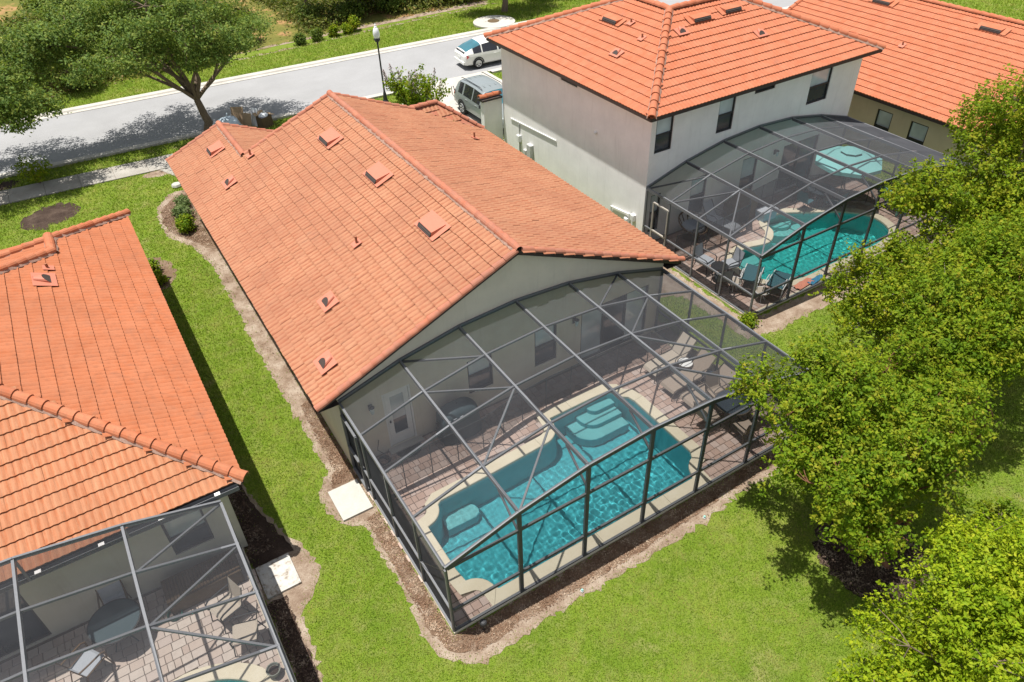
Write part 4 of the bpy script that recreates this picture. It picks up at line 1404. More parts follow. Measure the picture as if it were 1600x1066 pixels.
dA = deck(DECK_A, PA, OA, MAT['paver'])
dB = deck(DECK_B, PB, OB, MAT['paver'], n_single=300)
dC = deck(DECK_C, PC, OC, MAT['paver_pale'])
# cream kerb that carries the screen walls
for nm, x0_, x1_, y0_, y1_, d_ in (('deck_curb', 0, 10.9, -5.935, -5.82, dA), ('deck_curb', 0, .12, -5.82, -.002, dA), ('deck_curb', 10.78, 10.9, -5.82, -.002, dA),
                                   ('deck_curb', 14.0, 25.25, -1.275, -1.12, dB), ('deck_curb', 14.0, 14.13, -1.12, 4.45, dB), ('deck_curb', -3.52, -3.38, -7.6, -1.0, dC)):
    MB().box(x0_, x1_, y0_, y1_, -.01, ZD + .022).build(nm, MAT['coping'], d_)

# ------------------------------------------------------------------ screen enclosures
def lerp(a, b, t_): return a + (b - a) * t_


def cage(label, loc, xs, hs, ys, rails_f, rails_s, braces, side_l=True, side_r=True, front=True, knees=(), door=None, diag_side=False):
    """arched bays along x (xs, hs), flat purlin rows along y (ys from the house wall outwards)"""
    T = thing('pool_enclosure', label, 'screen enclosure', loc, 'screened pool enclosures')
    A = MAT['alu']; n = len(xs); yw, yf = ys[0], ys[-1]
    z0 = ZD + .022
    def bm(nm, p, q, w_, h_, mat=A, up=(0, 0, 1)): return MB().beam(p, q, w_, h_, up).build(nm, mat, T)
    sgn = 1 if yf < yw else -1
    for i in range(n - 1):
        bm('wall_beam', (xs[i], yw - .03 * sgn, hs[i]), (xs[i + 1], yw - .03 * sgn, hs[i + 1]), .05, .10)
        bm('front_beam', (xs[i], yf, hs[i] - .06), (xs[i + 1], yf, hs[i + 1] - .06), .06, .12)
    for i in range(n):
        w_ = .055 if 0 < i < n - 1 else .06
        bm('rafter' if 0 < i < n - 1 else 'eave_beam', (xs[i], yw - .06 * sgn, hs[i] - .035), (xs[i], yf + .04 * sgn, hs[i] - .06), w_, .11)
        if front: bm('post', (xs[i], yf, z0), (xs[i], yf, hs[i] - .12), .06 if i in (0, n - 1) else .10, .06, up=(0, 1, 0))
    for i in range(n - 1):
        for y in ys[1:-1]:
            bm('purlin', (xs[i] + .03, y, hs[i] - .03), (xs[i + 1] - .03, y, hs[i + 1] - .03), .05, .055)
    for (i, j), (k, l) in braces:
        if l == len(ys) - 1 or j == len(ys) - 1: pass
        bm('brace', (xs[i], ys[j], hs[i] - .075), (xs[k], ys[l], hs[k] - .075), .045, .05)
    for i in knees:
        bm('knee_brace', (xs[i], yf + .85 * sgn, hs[i] - .14), (xs[i], yf + .04 * sgn, hs[i] - .78), .045, .045)
    if front:
        for i in range(n - 1):
            for z in rails_f: bm('rail', (xs[i] + .05, yf, z), (xs[i + 1] - .05, yf, z), .05, .075)
            bm('sill', (xs[i] + .05, yf, z0 + .02), (xs[i + 1] - .05, yf, z0 + .02), .06, .04)
    sides = [(0, side_l), (n - 1, side_r)]
    for i, on in sides:
        if not on: continue
        for j, y in enumerate(ys[:-1]):
            bm('post', (xs[i], y - (.05 * sgn if j == 0 else 0), z0), (xs[i], y - (.05 * sgn if j == 0 else 0), hs[i] - .12), .05, .06, up=(0, 1, 0))
        for j in range(len(ys) - 1):
            for z in rails_s: bm('rail', (xs[i], ys[j] - .04 * sgn, z), (xs[i], ys[j + 1] + .04 * sgn, z), .05, .055)
            bm('sill', (xs[i], ys[j] - .04 * sgn, z0 + .02), (xs[i], ys[j + 1] + .04 * sgn, z0 + .02), .05, .04)
    if diag_side:
        MB().tube([(xs[0] - .04, ys[-1], hs[0] - .12), (xs[0] - .04, ys[-2], .95)], .006, 5).build('cable_brace', MAT['dark'], T)
    if door is not None:
        xi, ya, yb, m_ = door
        x = xs[xi]
        d = bm('screen_door', (x - .035, ya, z0), (x - .035, ya, 2.15), .05, .06, m_, (0, 1, 0))
        for p, q in (((x - .035, yb, z0), (x - .035, yb, 2.15)), ((x - .035, ya, 2.15), (x - .035, yb, 2.15)), ((x - .035, ya, 1.0), (x - .035, yb, 1.0)), ((x - .035, ya, .14), (x - .035, yb, .14))):
            MB().beam(p, q, .05, .06, (1, 0, 0)).build('door_rail', m_, d)
        MB().box(x - .1, x - .05, yb + .02, yb + .06, 1.05, 1.2).build('door_handle', MAT['dark'], d)
    # mesh panels
    sc = MAT['screen']
    for i in range(n - 1):
        for j in range(len(ys) - 1):
            MB().poly([(xs[i], ys[j], hs[i] + .004), (xs[i], ys[j + 1], hs[i] - (.0 if j < len(ys) - 2 else .0) + .004), (xs[i + 1], ys[j + 1], hs[i + 1] + .004), (xs[i + 1], ys[j], hs[i + 1] + .004)]).build('mesh_panel', sc, T)
        if front:
            zz = [z0] + list(rails_f)
            for a, b in zip(zz[:-1], zz[1:]):
                MB().poly([(xs[i], yf - .034 * sgn, a), (xs[i + 1], yf - .034 * sgn, a), (xs[i + 1], yf - .034 * sgn, b), (xs[i], yf - .034 * sgn, b)]).build('mesh_panel', sc, T)
            MB().poly([(xs[i], yf - .034 * sgn, zz[-1]), (xs[i + 1], yf - .034 * sgn, zz[-1]), (xs[i + 1], yf - .034 * sgn, max(zz[-1] + .001, hs[i + 1] - .02)), (xs[i], yf - .034 * sgn, max(zz[-1] + .001, hs[i] - .02))]).build('mesh_panel', sc, T)
    for i, on in sides:
        if not on: continue
        e = .03 if i == 0 else -.03
        if xs[0] > xs[-1]: e = -e
        for j in range(len(ys) - 1):
            MB().poly([(xs[i] + e, ys[j], z0), (xs[i] + e, ys[j + 1], z0), (xs[i] + e, ys[j + 1], hs[i] - .02), (xs[i] + e, ys[j], hs[i] - .02)]).build('mesh_panel', sc, T)
    return T


HS = [2.55, 3.09, 3.43, 3.54, 3.43, 3.08, 2.55]
XA = [0.03 + 1.8125 * i for i in range(7)]
YA = [-.005, -1.43, -2.85, -4.37, -5.88]
CA = cage('dark framed screen enclosure with shallow arched top over the nearest rectangular pool', (5.45, -2.95, 0), XA, HS, YA, (.88, 2.44), (.92,),
          [((1, 0), (2, 1)), ((1, 1), (2, 2)), ((2, 2), (1, 3)), ((2, 3), (1, 4)), ((5, 0), (4, 1)), ((5, 1), (4, 2)), ((4, 2), (5, 3)), ((4, 3), (5, 4))],
          knees=(1, 2, 3, 4, 5), door=(0, -.12, -1.05, MAT['alu']), diag_side=True)
XB = [14.03 + 1.8667 * i for i in range(7)]
YB = [4.455, 3.13, 1.67, .2, -1.24]
CB = cage('arched screen enclosure behind the two storey house over the kidney pool', (19.6, 1.6, 0), XB, HS, YB, (.88, 2.44), (.95,),
          [((0, 0), (1, 1)), ((0, 1), (1, 2)), ((1, 2), (0, 3)), ((1, 3), (0, 4)), ((6, 0), (5, 1)), ((6, 1), (5, 2)), ((5, 2), (6, 3)), ((5, 3), (6, 4))],
          knees=(2, 3, 4, 5), door=(0, 3.95, 3.15, MAT['alu_door']))
XC = [-3.42 - 1.92 * i for i in range(6)]
YC = [-1.60, -2.95, -4.31, -5.66, -7.0]
CC = cage('screen enclosure at the bottom left corner over pale pavers', (-8.0, -4.3, 0), XC, HS[:6], YC, (.88, 2.44), (.92,),
          [((1, 1), (0, 0)), ((1, 2), (0, 1)), ((1, 2), (0, 3)), ((1, 3), (0, 4))], side_r=False)
# uprights that stand the rear beam of that enclosure on the gutter
for i in range(1, 6):
    MB().beam((XC[i], -1.56, 2.62), (XC[i], -1.60, HS[i] - .05), .05, .05, (0, 1, 0)).build('riser_post', MAT['alu'], CC)
    MB().poly([(XC[i], -1.60, HS[i]), (XC[i - 1], -1.60, HS[i - 1]), (XC[i - 1], -1.56, 2.60), (XC[i], -1.56, 2.60)]).build('mesh_panel', MAT['screen'], CC)
#MARK3
# ------------------------------------------------------------------ vegetation
def add_leaves(C, size, rr, updir=.55, elong=1.7, radial=None):
    """one rhombic leaf per centre"""
    n = len(C)
    N = rr.normal(0, .55, (n, 3)); N[:, 2] += updir
    if radial is not None: N += radial * .5
    N /= np.linalg.norm(N, axis=1)[:, None]
    T = rr.normal(0, 1, (n, 3)); T -= N * (T * N).sum(1)[:, None]; T /= np.linalg.norm(T, axis=1)[:, None]
    B = np.cross(N, T)
    s = size * rr.uniform(.65, 1.35, n)[:, None]
    V = np.stack([C - T * s * elong / 2, C + B * s * .5 - T * s * .1 - N * s * .1, C + T * s * elong / 2, C - B * s * .5 - T * s * .1 - N * s * .1], 1)
    return V.reshape(-1, 3), np.arange(4 * n).reshape(n, 4)


def crown_points(blobs, nclump, per, spread, rr, flat=.75, shell=.35, spray=0.0, gap=.27):
    w_ = np.array([b[3] * b[4] + b[3] * b[5] + b[4] * b[5] for b in blobs]); w_ = w_ / w_.sum()
    k = rr.choice(len(blobs), nclump, p=w_)
    D = rr.normal(0, 1, (nclump, 3)); D /= np.linalg.norm(D, axis=1)[:, None]
    r = rr.uniform(0, 1, nclump) ** shell
    B = np.array(blobs)[k]
    C = B[:, :3] + D * r[:, None] * B[:, 3:6]
    # lift the underside: crowns are flatter below
    low = C[:, 2] < B[:, 2]
    C[low, 2] = B[low, 2] + (C[low, 2] - B[low, 2]) * flat
    # holes: drop clumps by a smooth random field
    fld = sum(np.sin(C @ (rr.normal(0, 1, 3) * f_) + rr.uniform(0, 6.28)) for f_ in (1.1, 1.6, 2.3, 3.1))
    keep = fld > np.quantile(fld, gap)
    C, D = C[keep], D[keep]
    sz = spread * rr.uniform(.6, 1.4, len(C))
    if spray:
        A = D * .75 + rr.normal(0, .35, D.shape); A[:, 2] += .75
        A /= np.linalg.norm(A, axis=1)[:, None]
        t_ = rr.uniform(-.35, 1, (len(C), per))
        L = C[:, None, :] + A[:, None, :] * (t_ * spray * rr.uniform(.6, 1.3, (len(C), 1)))[..., None] + rr.normal(0, 1, (len(C), per, 3)) * (sz[:, None] * (1.05 - .75 * np.clip(t_, 0, 1)))[..., None]
    else:
        L = C[:, None, :] + rr.normal(0, 1, (len(C), per, 3)) * sz[:, None, None] * np.array([1, 1, .6])
    return L.reshape(-1, 3), np.repeat(D, per, 0), C


def limb(mb, p, q, r0, r1, rr, bend=.12, seg=6, n=5):
    p, q = np.array(p, float), np.array(q, float)
    L = np.linalg.norm(q - p)
    pts = []
    o = rr.normal(0, bend * L, 3)
    for i in range(n + 1):
        t_ = i / n
        pts.append(p + (q - p) * t_ + o * math.sin(math.pi * t_) * .5 + rr.normal(0, .012 * L, 3) * (0 < i < n))
    mb.tube(pts, [r0 + (r1 - r0) * i / n for i in range(n + 1)], seg, cap=False)
    return pts


def tree(name, label, base, fork, trunk_r, blobs, nclump, per, leaf, spread, leafm, barkm, seed, cat='tree', group=None, twigs=60, stems=1, shell=.35, limbs_to=None, updir=.55, tw_m=None, spray=0.0, gap=.27):
    rr = np.random.default_rng(seed)
    T = thing(name, label, cat, base, group)
    mb = MB()
    b = np.array(base, float)
    fk = np.array(fork, float)
    if stems == 1:
        pts = limb(mb, b - [0, 0, .05], fk, trunk_r * 1.25, trunk_r * .8, rr, .05, 9)
        srcs = [fk] * len(blobs)
    else:
        srcs = []
        for i in range(len(blobs)):
            a = b + np.append(rr.normal(0, .16, 2), -.05)
            e = fk + np.append(rr.normal(0, .45, 2), rr.normal(0, .25))
            limb(mb, a, e, trunk_r, trunk_r * .6, rr, .05, 7); srcs.append(e)
    ends = []
    for s_, bl in zip(srcs, blobs):
        c = np.array(bl[:3])
        r0 = trunk_r * (.55 if stems == 1 else .55)
        pts = limb(mb, s_, c, r0, trunk_r * .2, rr, .16, 6)
        ends += pts[2:]
    L, D, C = crown_points(blobs, nclump, per, spread, rr, shell=shell, spray=spray, gap=gap)
    E_ = np.array(ends)
    for i in rr.choice(len(C), min(twigs, len(C)), replace=False):
        d_ = np.linalg.norm(E_ - C[i], axis=1)
        s_ = E_[np.argmin(d_)]
        limb(mb, s_, C[i], trunk_r * .16, .008, rr, .12, 4, 3)
    mb.build('trunk', MAT[barkm], T, smooth=True)
    V, F = add_leaves(L, leaf, rr, updir, radial=D)
    put_np('crown', V, F, MAT[leafm], T)
    return T


def shrub(name, label, base, r, h, n, leaf, leafm, seed, group=None, cat='shrub', per=8):
    rr = np.random.default_rng(seed)
    T = thing(name, label, cat, base, group)
    bl = [(base[0], base[1], base[2] + h * .5, r, r, h * .5)]
    L, D, C = crown_points(bl, n, per, leaf * 1.2, rr, shell=.3)
    L[:, 2] = np.maximum(L[:, 2], base[2] + .02)
    V, F = add_leaves(L, leaf, rr, radial=D)
    put_np('foliage', V, F, MAT[leafm], T)
    mb = MB()
    for i in range(5):
        limb(mb, base, (base[0] + rr.normal(0, r * .4), base[1] + rr.normal(0, r * .4), base[2] + h * .7), .02, .008, rr, .1, 5, 3)
    mb.build('stem', MAT['bark'], T)
    return T


# the oak on the verge, whose crown hangs over the street
tree('oak_tree', 'spreading oak with forked trunk on the grass verge behind the middle house', (2.5, 25.5, 0), (2.45, 25.75, 1.9), .2,
     [(-1.8, 26.6, 4.6, 2.3, 2.3, 1.3), (.2, 25.2, 5.0, 2.2, 2.2, 1.4), (2.6, 25.6, 5.2, 2.3, 2.2, 1.6), (4.8, 26.2, 4.7, 1.9, 2.0, 1.3), (1.2, 28.6, 5.4, 2.8, 2.2, 1.7), (3.8, 28.6, 5.4, 2.4, 2.0, 1.6), (-1.8, 28.6, 5.6, 2.2, 2.0, 1.5), (1.5, 26.4, 6.4, 2.6, 2.4, 1.3), (5.9, 27.0, 4.3, 1.6, 1.7, 1.0), (.6, 30.2, 5.4, 2.2, 1.6, 1.5), (3.2, 25.0, 4.2, 1.6, 1.3, .9), (-3.0, 27.4, 5.2, 1.8, 1.8, 1.3)],
     5000, 17, .078, .16, 'leaf_oak', 'bark', 3, twigs=160, gap=.34)
tree('oak_tree', 'dark drooping oak crown at the left edge above the street', (-9.2, 25.4, 0), (-9.0, 25.6, 2.4), .24,
     [(-6.0, 25.0, 4.4, 2.0, 2.2, 1.4), (-7.0, 26.8, 4.8, 2.2, 2.2, 1.5), (-5.0, 27.6, 4.3, 1.8, 1.8, 1.3), (-8.5, 25.0, 5.4, 2.6, 2.6, 1.7), (-6.4, 29.2, 5.2, 2.4, 2.0, 1.6), (-9.5, 28.5, 6.0, 3.0, 2.6, 1.8), (-11.5, 26, 5.5, 2.5, 2.8, 1.7), (-5.4, 24.2, 3.5, 1.4, 1.2, .8), (-4.2, 24.6, 3.6, 1.0, 1.0, .6)],
     4300, 16, .082, .18, 'leaf_oak', 'bark', 4, twigs=110, gap=.32)
# trees right of the pool
tree('ligustrum_tree', 'broad many stemmed green tree overhanging the front right corner of the nearest enclosure', (9.75, -9.6, 0), (9.6, -9.1, 1.5), .085,
     [(8.0, -8.9, 3.3, 1.2, 1.1, .95), (9.6, -7.9, 3.8, 1.4, 1.2, 1.0), (8.5, -7.4, 3.8, 1.0, .9, .85), (10.9, -8.9, 3.5, 1.3, 1.2, 1.0), (9.2, -9.7, 3.5, 1.1, 1.0, 1.0), (11.3, -7.5, 3.6, 1.2, 1.1, .9), (9.7, -6.9, 3.9, 1.0, .8, .8), (8.0, -6.5, 4.0, .6, .5, .5), (8.3, -9.9, 2.5, .9, .8, .8), (9.6, -9.0, 2.5, 1.6, 1.4, .9), (10.4, -9.9, 2.4, 1.0, .8, .8), (7.2, -8.8, 3.4, .8, .8, .6), (7.3, -9.6, 3.3, .7, .7, .6), (11.7, -8.6, 3.0, .9, .9, .9), (8.9, -7.9, 2.4, 1.2, 1.0, .7)],
     3900, 25, .053, .09, 'leaf_dense', 'bark_red', 21, stems=10, twigs=260, shell=.5, spray=.36, gap=.3)
tree('crape_myrtle', 'airy tree with upright shoots standing before the kidney pool', (14.9, -5.9, 0), (14.7, -5.6, 1.6), .075,
     [(13.9, -5.2, 3.0, 1.1, 1.0, .9), (15.2, -5.2, 3.3, 1.2, 1.1, 1.0), (13.6, -6.5, 3.3, 1.2, 1.1, 1.0), (15.2, -6.6, 3.6, 1.3, 1.2, 1.0), (13.5, -4.2, 3.2, .16, .16, .8), (14.5, -4.2, 3.3, .15, .15, .75), (14.0, -4.5, 3.7, .15, .15, .8), (15.6, -4.5, 3.6, .2, .2, .7), (16.6, -6.0, 3.3, 1.0, 1.0, .9), (14.3, -5.6, 2.2, 1.5, 1.3, .8), (16.2, -7.2, 3.6, 1.2, 1.1, .9), (13.2, -7.4, 3.2, 1.0, .9, .8)],
     3300, 24, .056, .085, 'leaf_bright', 'bark_pale', 22, stems=7, twigs=220, shell=.55, spray=.46, gap=.33)
tree('holly_tree', 'tall rounded green tree at the upper right beside the tan walled house', (21.8, -4.3, 0), (21.6, -4.1, 2.0), .13,
     [(20.7, -3.9, 4.6, 1.5, 1.4, 1.2), (22.0, -3.2, 5.5, 1.6, 1.5, 1.4), (22.8, -4.8, 5.3, 1.7, 1.5, 1.4), (20.7, -5.2, 4.2, 1.5, 1.4, 1.2), (21.6, -4.0, 6.6, 1.4, 1.3, 1.1), (19.4, -5.3, 3.3, 1.3, 1.2, 1.0), (24.0, -3.8, 4.8, 1.5, 1.5, 1.2), (21.6, -4.6, 3.2, 1.7, 1.4, .9), (24.2, -5.6, 4.2, 1.5, 1.4, 1.1), (19.0, -3.5, 4.1, 1.2, 1.1, 1.0), (18.2, -3.1, 4.3, .9, .8, .8), (18.0, -4.6, 2.9, 1.1, 1.1, .9), (18.2, -6.0, 3.4, 1.3, 1.2, 1.0)],
     3600, 23, .066, .10, 'leaf_bright', 'bark', 23, twigs=150, shell=.45, spray=.42, gap=.25)
tree('crape_myrtle', 'airy green tree with a bare reddish limb at the right edge above open lawn', (15.2, -8.6, 0), (14.8, -8.3, 1.7), .08,
     [(12.9, -7.9, 3.6, 1.1, .9, .8), (13.2, -8.7, 3.5, .9, .7, .6), (14.4, -8.6, 3.6, 1.1, .8, .8), (14.2, -7.2, 4.0, 1.3, 1.1, 1.0), (15.6, -7.9, 4.2, 1.2, 1.1, 1.0), (16.6, -7.0, 4.2, 1.4, 1.2, 1.0), (17.6, -6.4, 4.0, 1.4, 1.2, 1.0), (18.8, -7.4, 4.2, 1.5, 1.3, 1.1)],
     3600, 24, .056, .09, 'leaf_dense', 'bark_red', 24, stems=6, twigs=170, shell=.5, spray=.42, gap=.28)
tree('golden_shrub_tree', 'bright yellow green bushy tree at the bottom right corner', (8.2, -12.7, 0), (8.0, -12.6, .9), .075,
     [(6.6, -12.0, 2.3, 1.2, 1.0, .8), (7.6, -12.0, 3.0, 1.2, 1.0, .8), (8.9, -11.9, 2.8, 1.1, 1.0, .8), (5.9, -12.6, 2.4, 1.1, .9, .8), (7.0, -13.0, 2.9, 1.3, 1.1, .9), (8.4, -13.0, 3.2, 1.3, 1.1, .9), (9.8, -12.6, 2.8, 1.1, 1.0, .8), (10.4, -11.9, 2.0, .8, .7, .6), (7.8, -12.5, 1.6, 1.8, 1.3, .8), (5.6, -12.2, 1.6, .8, .7, .7), (9.4, -11.4, 2.2, 1.0, .8, .7)],
     3300, 25, .048, .07, 'leaf_yellow', 'bark', 25, stems=8, twigs=90, shell=.5, spray=.24, gap=.3)

# the wood beyond the far kerb
rw = np.random.default_rng(31)
W_group = 'trees of the wood beyond the street'
spots = [(-4, 39.5, 3.8, 'dark tree at the left end of the wood, behind the drooping oak crown'), (-1, 43, 5.0, 'tall wood tree behind the left part of the spreading oak crown'),
         (-2.5, 37.4, 2.9, 'low bushy tree at the grass edge left of the oak trunk, beyond the street'), (2.2, 39.5, 3.4, 'bushy tree right behind the forked oak, beyond the street'),
         (5.0, 38.3, 2.8, 'low leafy tree just right of the spreading oak at the grass edge'), (4.2, 43.5, 4.6, 'tall wood tree above the right part of the spreading oak crown'),
         (8.0, 39.9, 2.8, 'bushy tree left of the orange sand clearing'), (13.9, 41.8, 4.4, 'dark tree right of the orange sand clearing'), (16.6, 40.9, 4.2, 'dark wood tree behind the tallest small shrub of the sandy strip'),
         (18.4, 43.2, 4.8, 'back row wood tree above the street lamp'), (20.0, 41.0, 4.4, 'dark wood tree right of the street lamp globe'), (23.0, 41.2, 4.4, 'wood tree at the right end of the sandy strip'),
         (26.0, 41.5, 4.6, 'last wood tree on the right before the live oak')]
for i, (x, y, h, lab_) in enumerate(spots):
    bl = [(x, y - .4, .7, h * .26, h * .22, .7)]
    for k in range(5):
        a = rw.uniform(0, 6.28); d_ = rw.uniform(.2, 1.2) * h * .24
        bl.append((x + d_ * math.cos(a), y + d_ * math.sin(a), h * rw.uniform(.55, .85), h * .30, h * .30, h * .22))
    tree('wood_tree', lab_, (x, y, 0), (x, y, h * .35), .10 + .01 * h, bl, int(300 * h), 10, .12, .24, 'leaf_wood' if i % 3 else 'under', 'bark', 100 + i, group=W_group, twigs=14)
tree('oak_tree', 'live oak on the far grass strip beside the concrete apron', (26.6, 35.3, 0), (26.6, 35.2, 1.8), .2,
     [(25.4, 35.4, 4.0, 1.6, 1.6, 1.1), (27.4, 35.8, 4.4, 1.8, 1.7, 1.2), (26.6, 34.6, 4.6, 1.5, 1.4, 1.1), (24.3, 36.4, 3.6, 1.2, 1.2, .9), (28.8, 35.0, 3.9, 1.3, 1.3, 1.0), (24.7, 36.0, 2.4, .9, .9, .7), (23.6, 36.8, 2.6, .9, .9, .8)],
     1500, 12, .12, .26, 'leaf_oak', 'bark', 61, twigs=40)
tree('oak_tree', 'green oak seen through the notch of the two storey roof', (33.5, 36.5, 0), (33.5, 36.3, 1.8), .2,
     [(32.4, 36.6, 3.8, 1.8, 1.7, 1.3), (34.6, 36.4, 4.2, 1.9, 1.7, 1.4), (36.8, 36.8, 3.7, 1.7, 1.6, 1.2), (30.4, 37.2, 3.3, 1.5, 1.5, 1.1)],
     1500, 12, .13, .28, 'leaf_wood', 'bark', 62, twigs=40)
# undergrowth of the wood: one mass
ru = np.random.default_rng(41)
n = 9500
X, Y = ru.uniform(-22, 56, n), ru.uniform(36.6, 52, n)
ok = (Y > 37.0 + .06 * np.clip(X, -5, 27) + ru.uniform(0, .7, n)) & (np.sin(X * .55 + 1.0) + np.sin(Y * .8 + X * .25) + ru.normal(0, .45, n) > -1.1) & ~((X > 9) & (X < 12.6) & (Y > 38.8) & (ru.uniform(0, 1, n) < .93)) & ~((X > 4.5) & (X < 27) & (Y < 38.9))
X, Y = X[ok], Y[ok]
C = np.stack([X, Y, ru.uniform(.1, .75, len(X))], 1)
L = (C[:, None, :] + ru.normal(0, 1, (len(C), 16, 3)) * np.array([.32, .32, .2])).reshape(-1, 3); L[:, 2] = np.abs(L[:, 2]) + .02
V, F = add_leaves(L, .13, ru)
tag(put_np('undergrowth', V, F, MAT['under']), 'low tangled undergrowth covering the orange wood floor', 'undergrowth', kind='stuff')
# the row of small clipped shrubs in the sandy strip
for i, (x, y, h, lab) in enumerate(((11.62, 37.25, .75, 'leftmost small round shrub in the sandy strip beyond the street'), (12.9, 37.35, .85, 'second small round shrub from the left in the sandy strip beyond the street'),
                                    (14.2, 37.6, .7, 'small loose shrub in the middle of the sandy strip beyond the street'), (15.1, 37.7, .6, 'lowest pale shrub in the sandy strip beyond the street'), (15.75, 37.95, 1.0, 'tallest upright shrub in the sandy strip beyond the street'))):
    shrub('round_shrub', lab, (x, y, 0), .34 + .05 * (i % 2), h, 140, .09, 'leaf_wood' if i < 2 else 'leaf_bright', 200 + i, 'shrubs in the sandy strip')
# bed shrubs
shrub('boxwood_shrub', 'round clipped green shrub in the mulch bed left of the middle house', (-.72, 16.1, 0), .42, .7, 420, .055, 'leaf_dense', 210)
shrub('lavender_shrub', 'loose pale green shrub behind the clipped one in the mulch bed', (-.62, 17.4, 0), .42, .6, 260, .05, 'leaf_sage', 211)
shrub('lavender_shrub', 'small wispy pale shrub nearest the eave at the head of the mulch bed', (-.45, 18.4, 0), .36, .55, 200, .05, 'leaf_sage', 212)
shrub('bed_shrub', 'small dark shrub by the corner of the left house in a sandy bed', (-2.68, 13.6, 0), .28, .55, 170, .06, 'leaf_dense', 213)
shrub('bed_shrub', 'lower leafy shrub beside the eave of the left house', (-2.62, 12.75, 0), .26, .45, 150, .06, 'leaf_bright', 214)
shrub('corner_shrub', 'small green shrub at the front corner post of the kidney pool enclosure', (13.75, -1.55, 0), .32, .42, 150, .055, 'leaf_bright', 215)
shrub('corner_shrub', 'green shrub against the pale wing wall beside the silver car', (13.9, 15.6, 0), .42, 1.1, 320, .07, 'leaf_bright', 216)
shrub('verge_sapling', 'thin leafy sapling beside the sidewalk at the left edge', (-5.6, 24.7, 0), .75, 1.5, 170, .07, 'leaf_bright', 217, cat='sapling')
shrub('yard_shrub', 'dark green shrub half hidden under the right edge trees', (12.6, -10.9, 0), .6, .9, 320, .06, 'leaf_dense', 218)

# flowering crape myrtle at the driveway
rc = np.random.default_rng(51)
T = thing('flowering_shrub', 'tall shrub with mauve flower spikes between the lamp post and the silver car', 'shrub', (12.7, 21.6, 0))
mb = MB(); Lf, Ff = [], []
for i in range(30):
    a = rc.uniform(0, 6.28); rad = rc.uniform(.15, 1.0) ** .7 * 1.9
    tip = np.array([12.7 + rad * math.cos(a), 21.6 + rad * .9 * math.sin(a), rc.uniform(1.9, 2.7) - .42 * rad])
    pts = limb(mb, (12.7 + .12 * math.cos(a), 21.6 + .12 * math.sin(a), 0), tip, .022, .008, rc, .08, 5, 6)
    for p_ in pts[2:]:
        Lf.append(p_ + rc.normal(0, .12, (34, 3)))
    if i % 3 == 0:
        d_ = np.array([.3 * rad * math.cos(a) * .6, .3 * rad * math.sin(a) * .6, 1.0])
        for k in range(64):
            s_ = k / 64 * .7
            Ff.append((tip + d_ * s_ + rc.normal(0, .065 * (1.15 - k / 70), 3))[None])
mb.build('stem', MAT['bark_pale'], T)
V, F = add_leaves(np.concatenate(Lf), .085, rc); put_np('foliage', V, F, MAT['leaf_dense'], T)
V, F = add_leaves(np.concatenate(Ff), .055, rc); put_np('flower_spike', V, F, MAT['flower'], T)

# grass blades on the lawn that the camera sees close to
rg = np.random.default_rng(71)


def grass(region, n, size):
    X, Y = rg.uniform(region[0], region[1], n), rg.uniform(region[2], region[3], n)
    ok = np.ones(n, bool)
    for P_ in BEDS: ok &= ~pip(X + rg.normal(0, .11, n), Y + rg.normal(0, .11, n), P_)
    for P_ in HOUSE_RECTS + [DECK_A, DECK_B, DECK_C]: ok &= ~pip(X, Y, P_)
    ok &= ~((Y > sw_y(X) - .8) & (Y < sw_y(X) + .8) & (X < 14.1)) & ~((Y > near_y(X) - .62) & (Y < far_y(X) + .72))
    ok &= ~((X > 13.6) & (X < 19.2) & (Y > 15.2) & (Y < near_y(X))) & ~((X > 28) & (X < 38.4) & (Y > 13.2) & (Y < near_y(X)))
    pj = project(np.stack([X, Y, X * 0], 1))
    ok &= (pj[:, 0] > -15) & (pj[:, 0] < 1615) & (pj[:, 1] > -15) & (pj[:, 1] < 1081)
    return np.stack([X[ok], Y[ok]], 1), size


def blades(P2, size):
    n = len(P2)
    th_ = rg.uniform(0, 6.28, n); h = size * rg.uniform(.6, 1.4, n); ln = rg.uniform(.3, 1.1, n) * h
    wd_ = size * .22
    dx_, dy_ = np.cos(th_), np.sin(th_)
    ax_, ay_ = -dy_ * wd_, dx_ * wd_
    b0 = np.stack([P2[:, 0] - ax_, P2[:, 1] - ay_, np.zeros(n)], 1)
    b1 = np.stack([P2[:, 0] + ax_, P2[:, 1] + ay_, np.zeros(n)], 1)
    tp = np.stack([P2[:, 0] + dx_ * ln, P2[:, 1] + dy_ * ln, h], 1)
    return np.stack([b0, b1, tp], 1).reshape(-1, 3)


Vs = []
for gx in range(-14, 56, 4):
    for gy in range(-16, 40, 4):
        d_ = np.linalg.norm(np.array([gx + 2, gy + 2, 0]) - CAM_POS)
        sz = .038 * max(1.0, d_ / 17) ** .9
        g_, s_ = grass((gx, gx + 4, gy, gy + 4), int(16 * 1500 * (17 / max(d_, 15)) ** 1.9), sz)
        if len(g_): Vs.append(blades(g_, s_))
V = np.concatenate(Vs)
tag(put_np('grass', V, np.arange(len(V)).reshape(-1, 3), MAT['blade']), 'short mown green and straw coloured lawn grass', 'grass', kind='stuff')


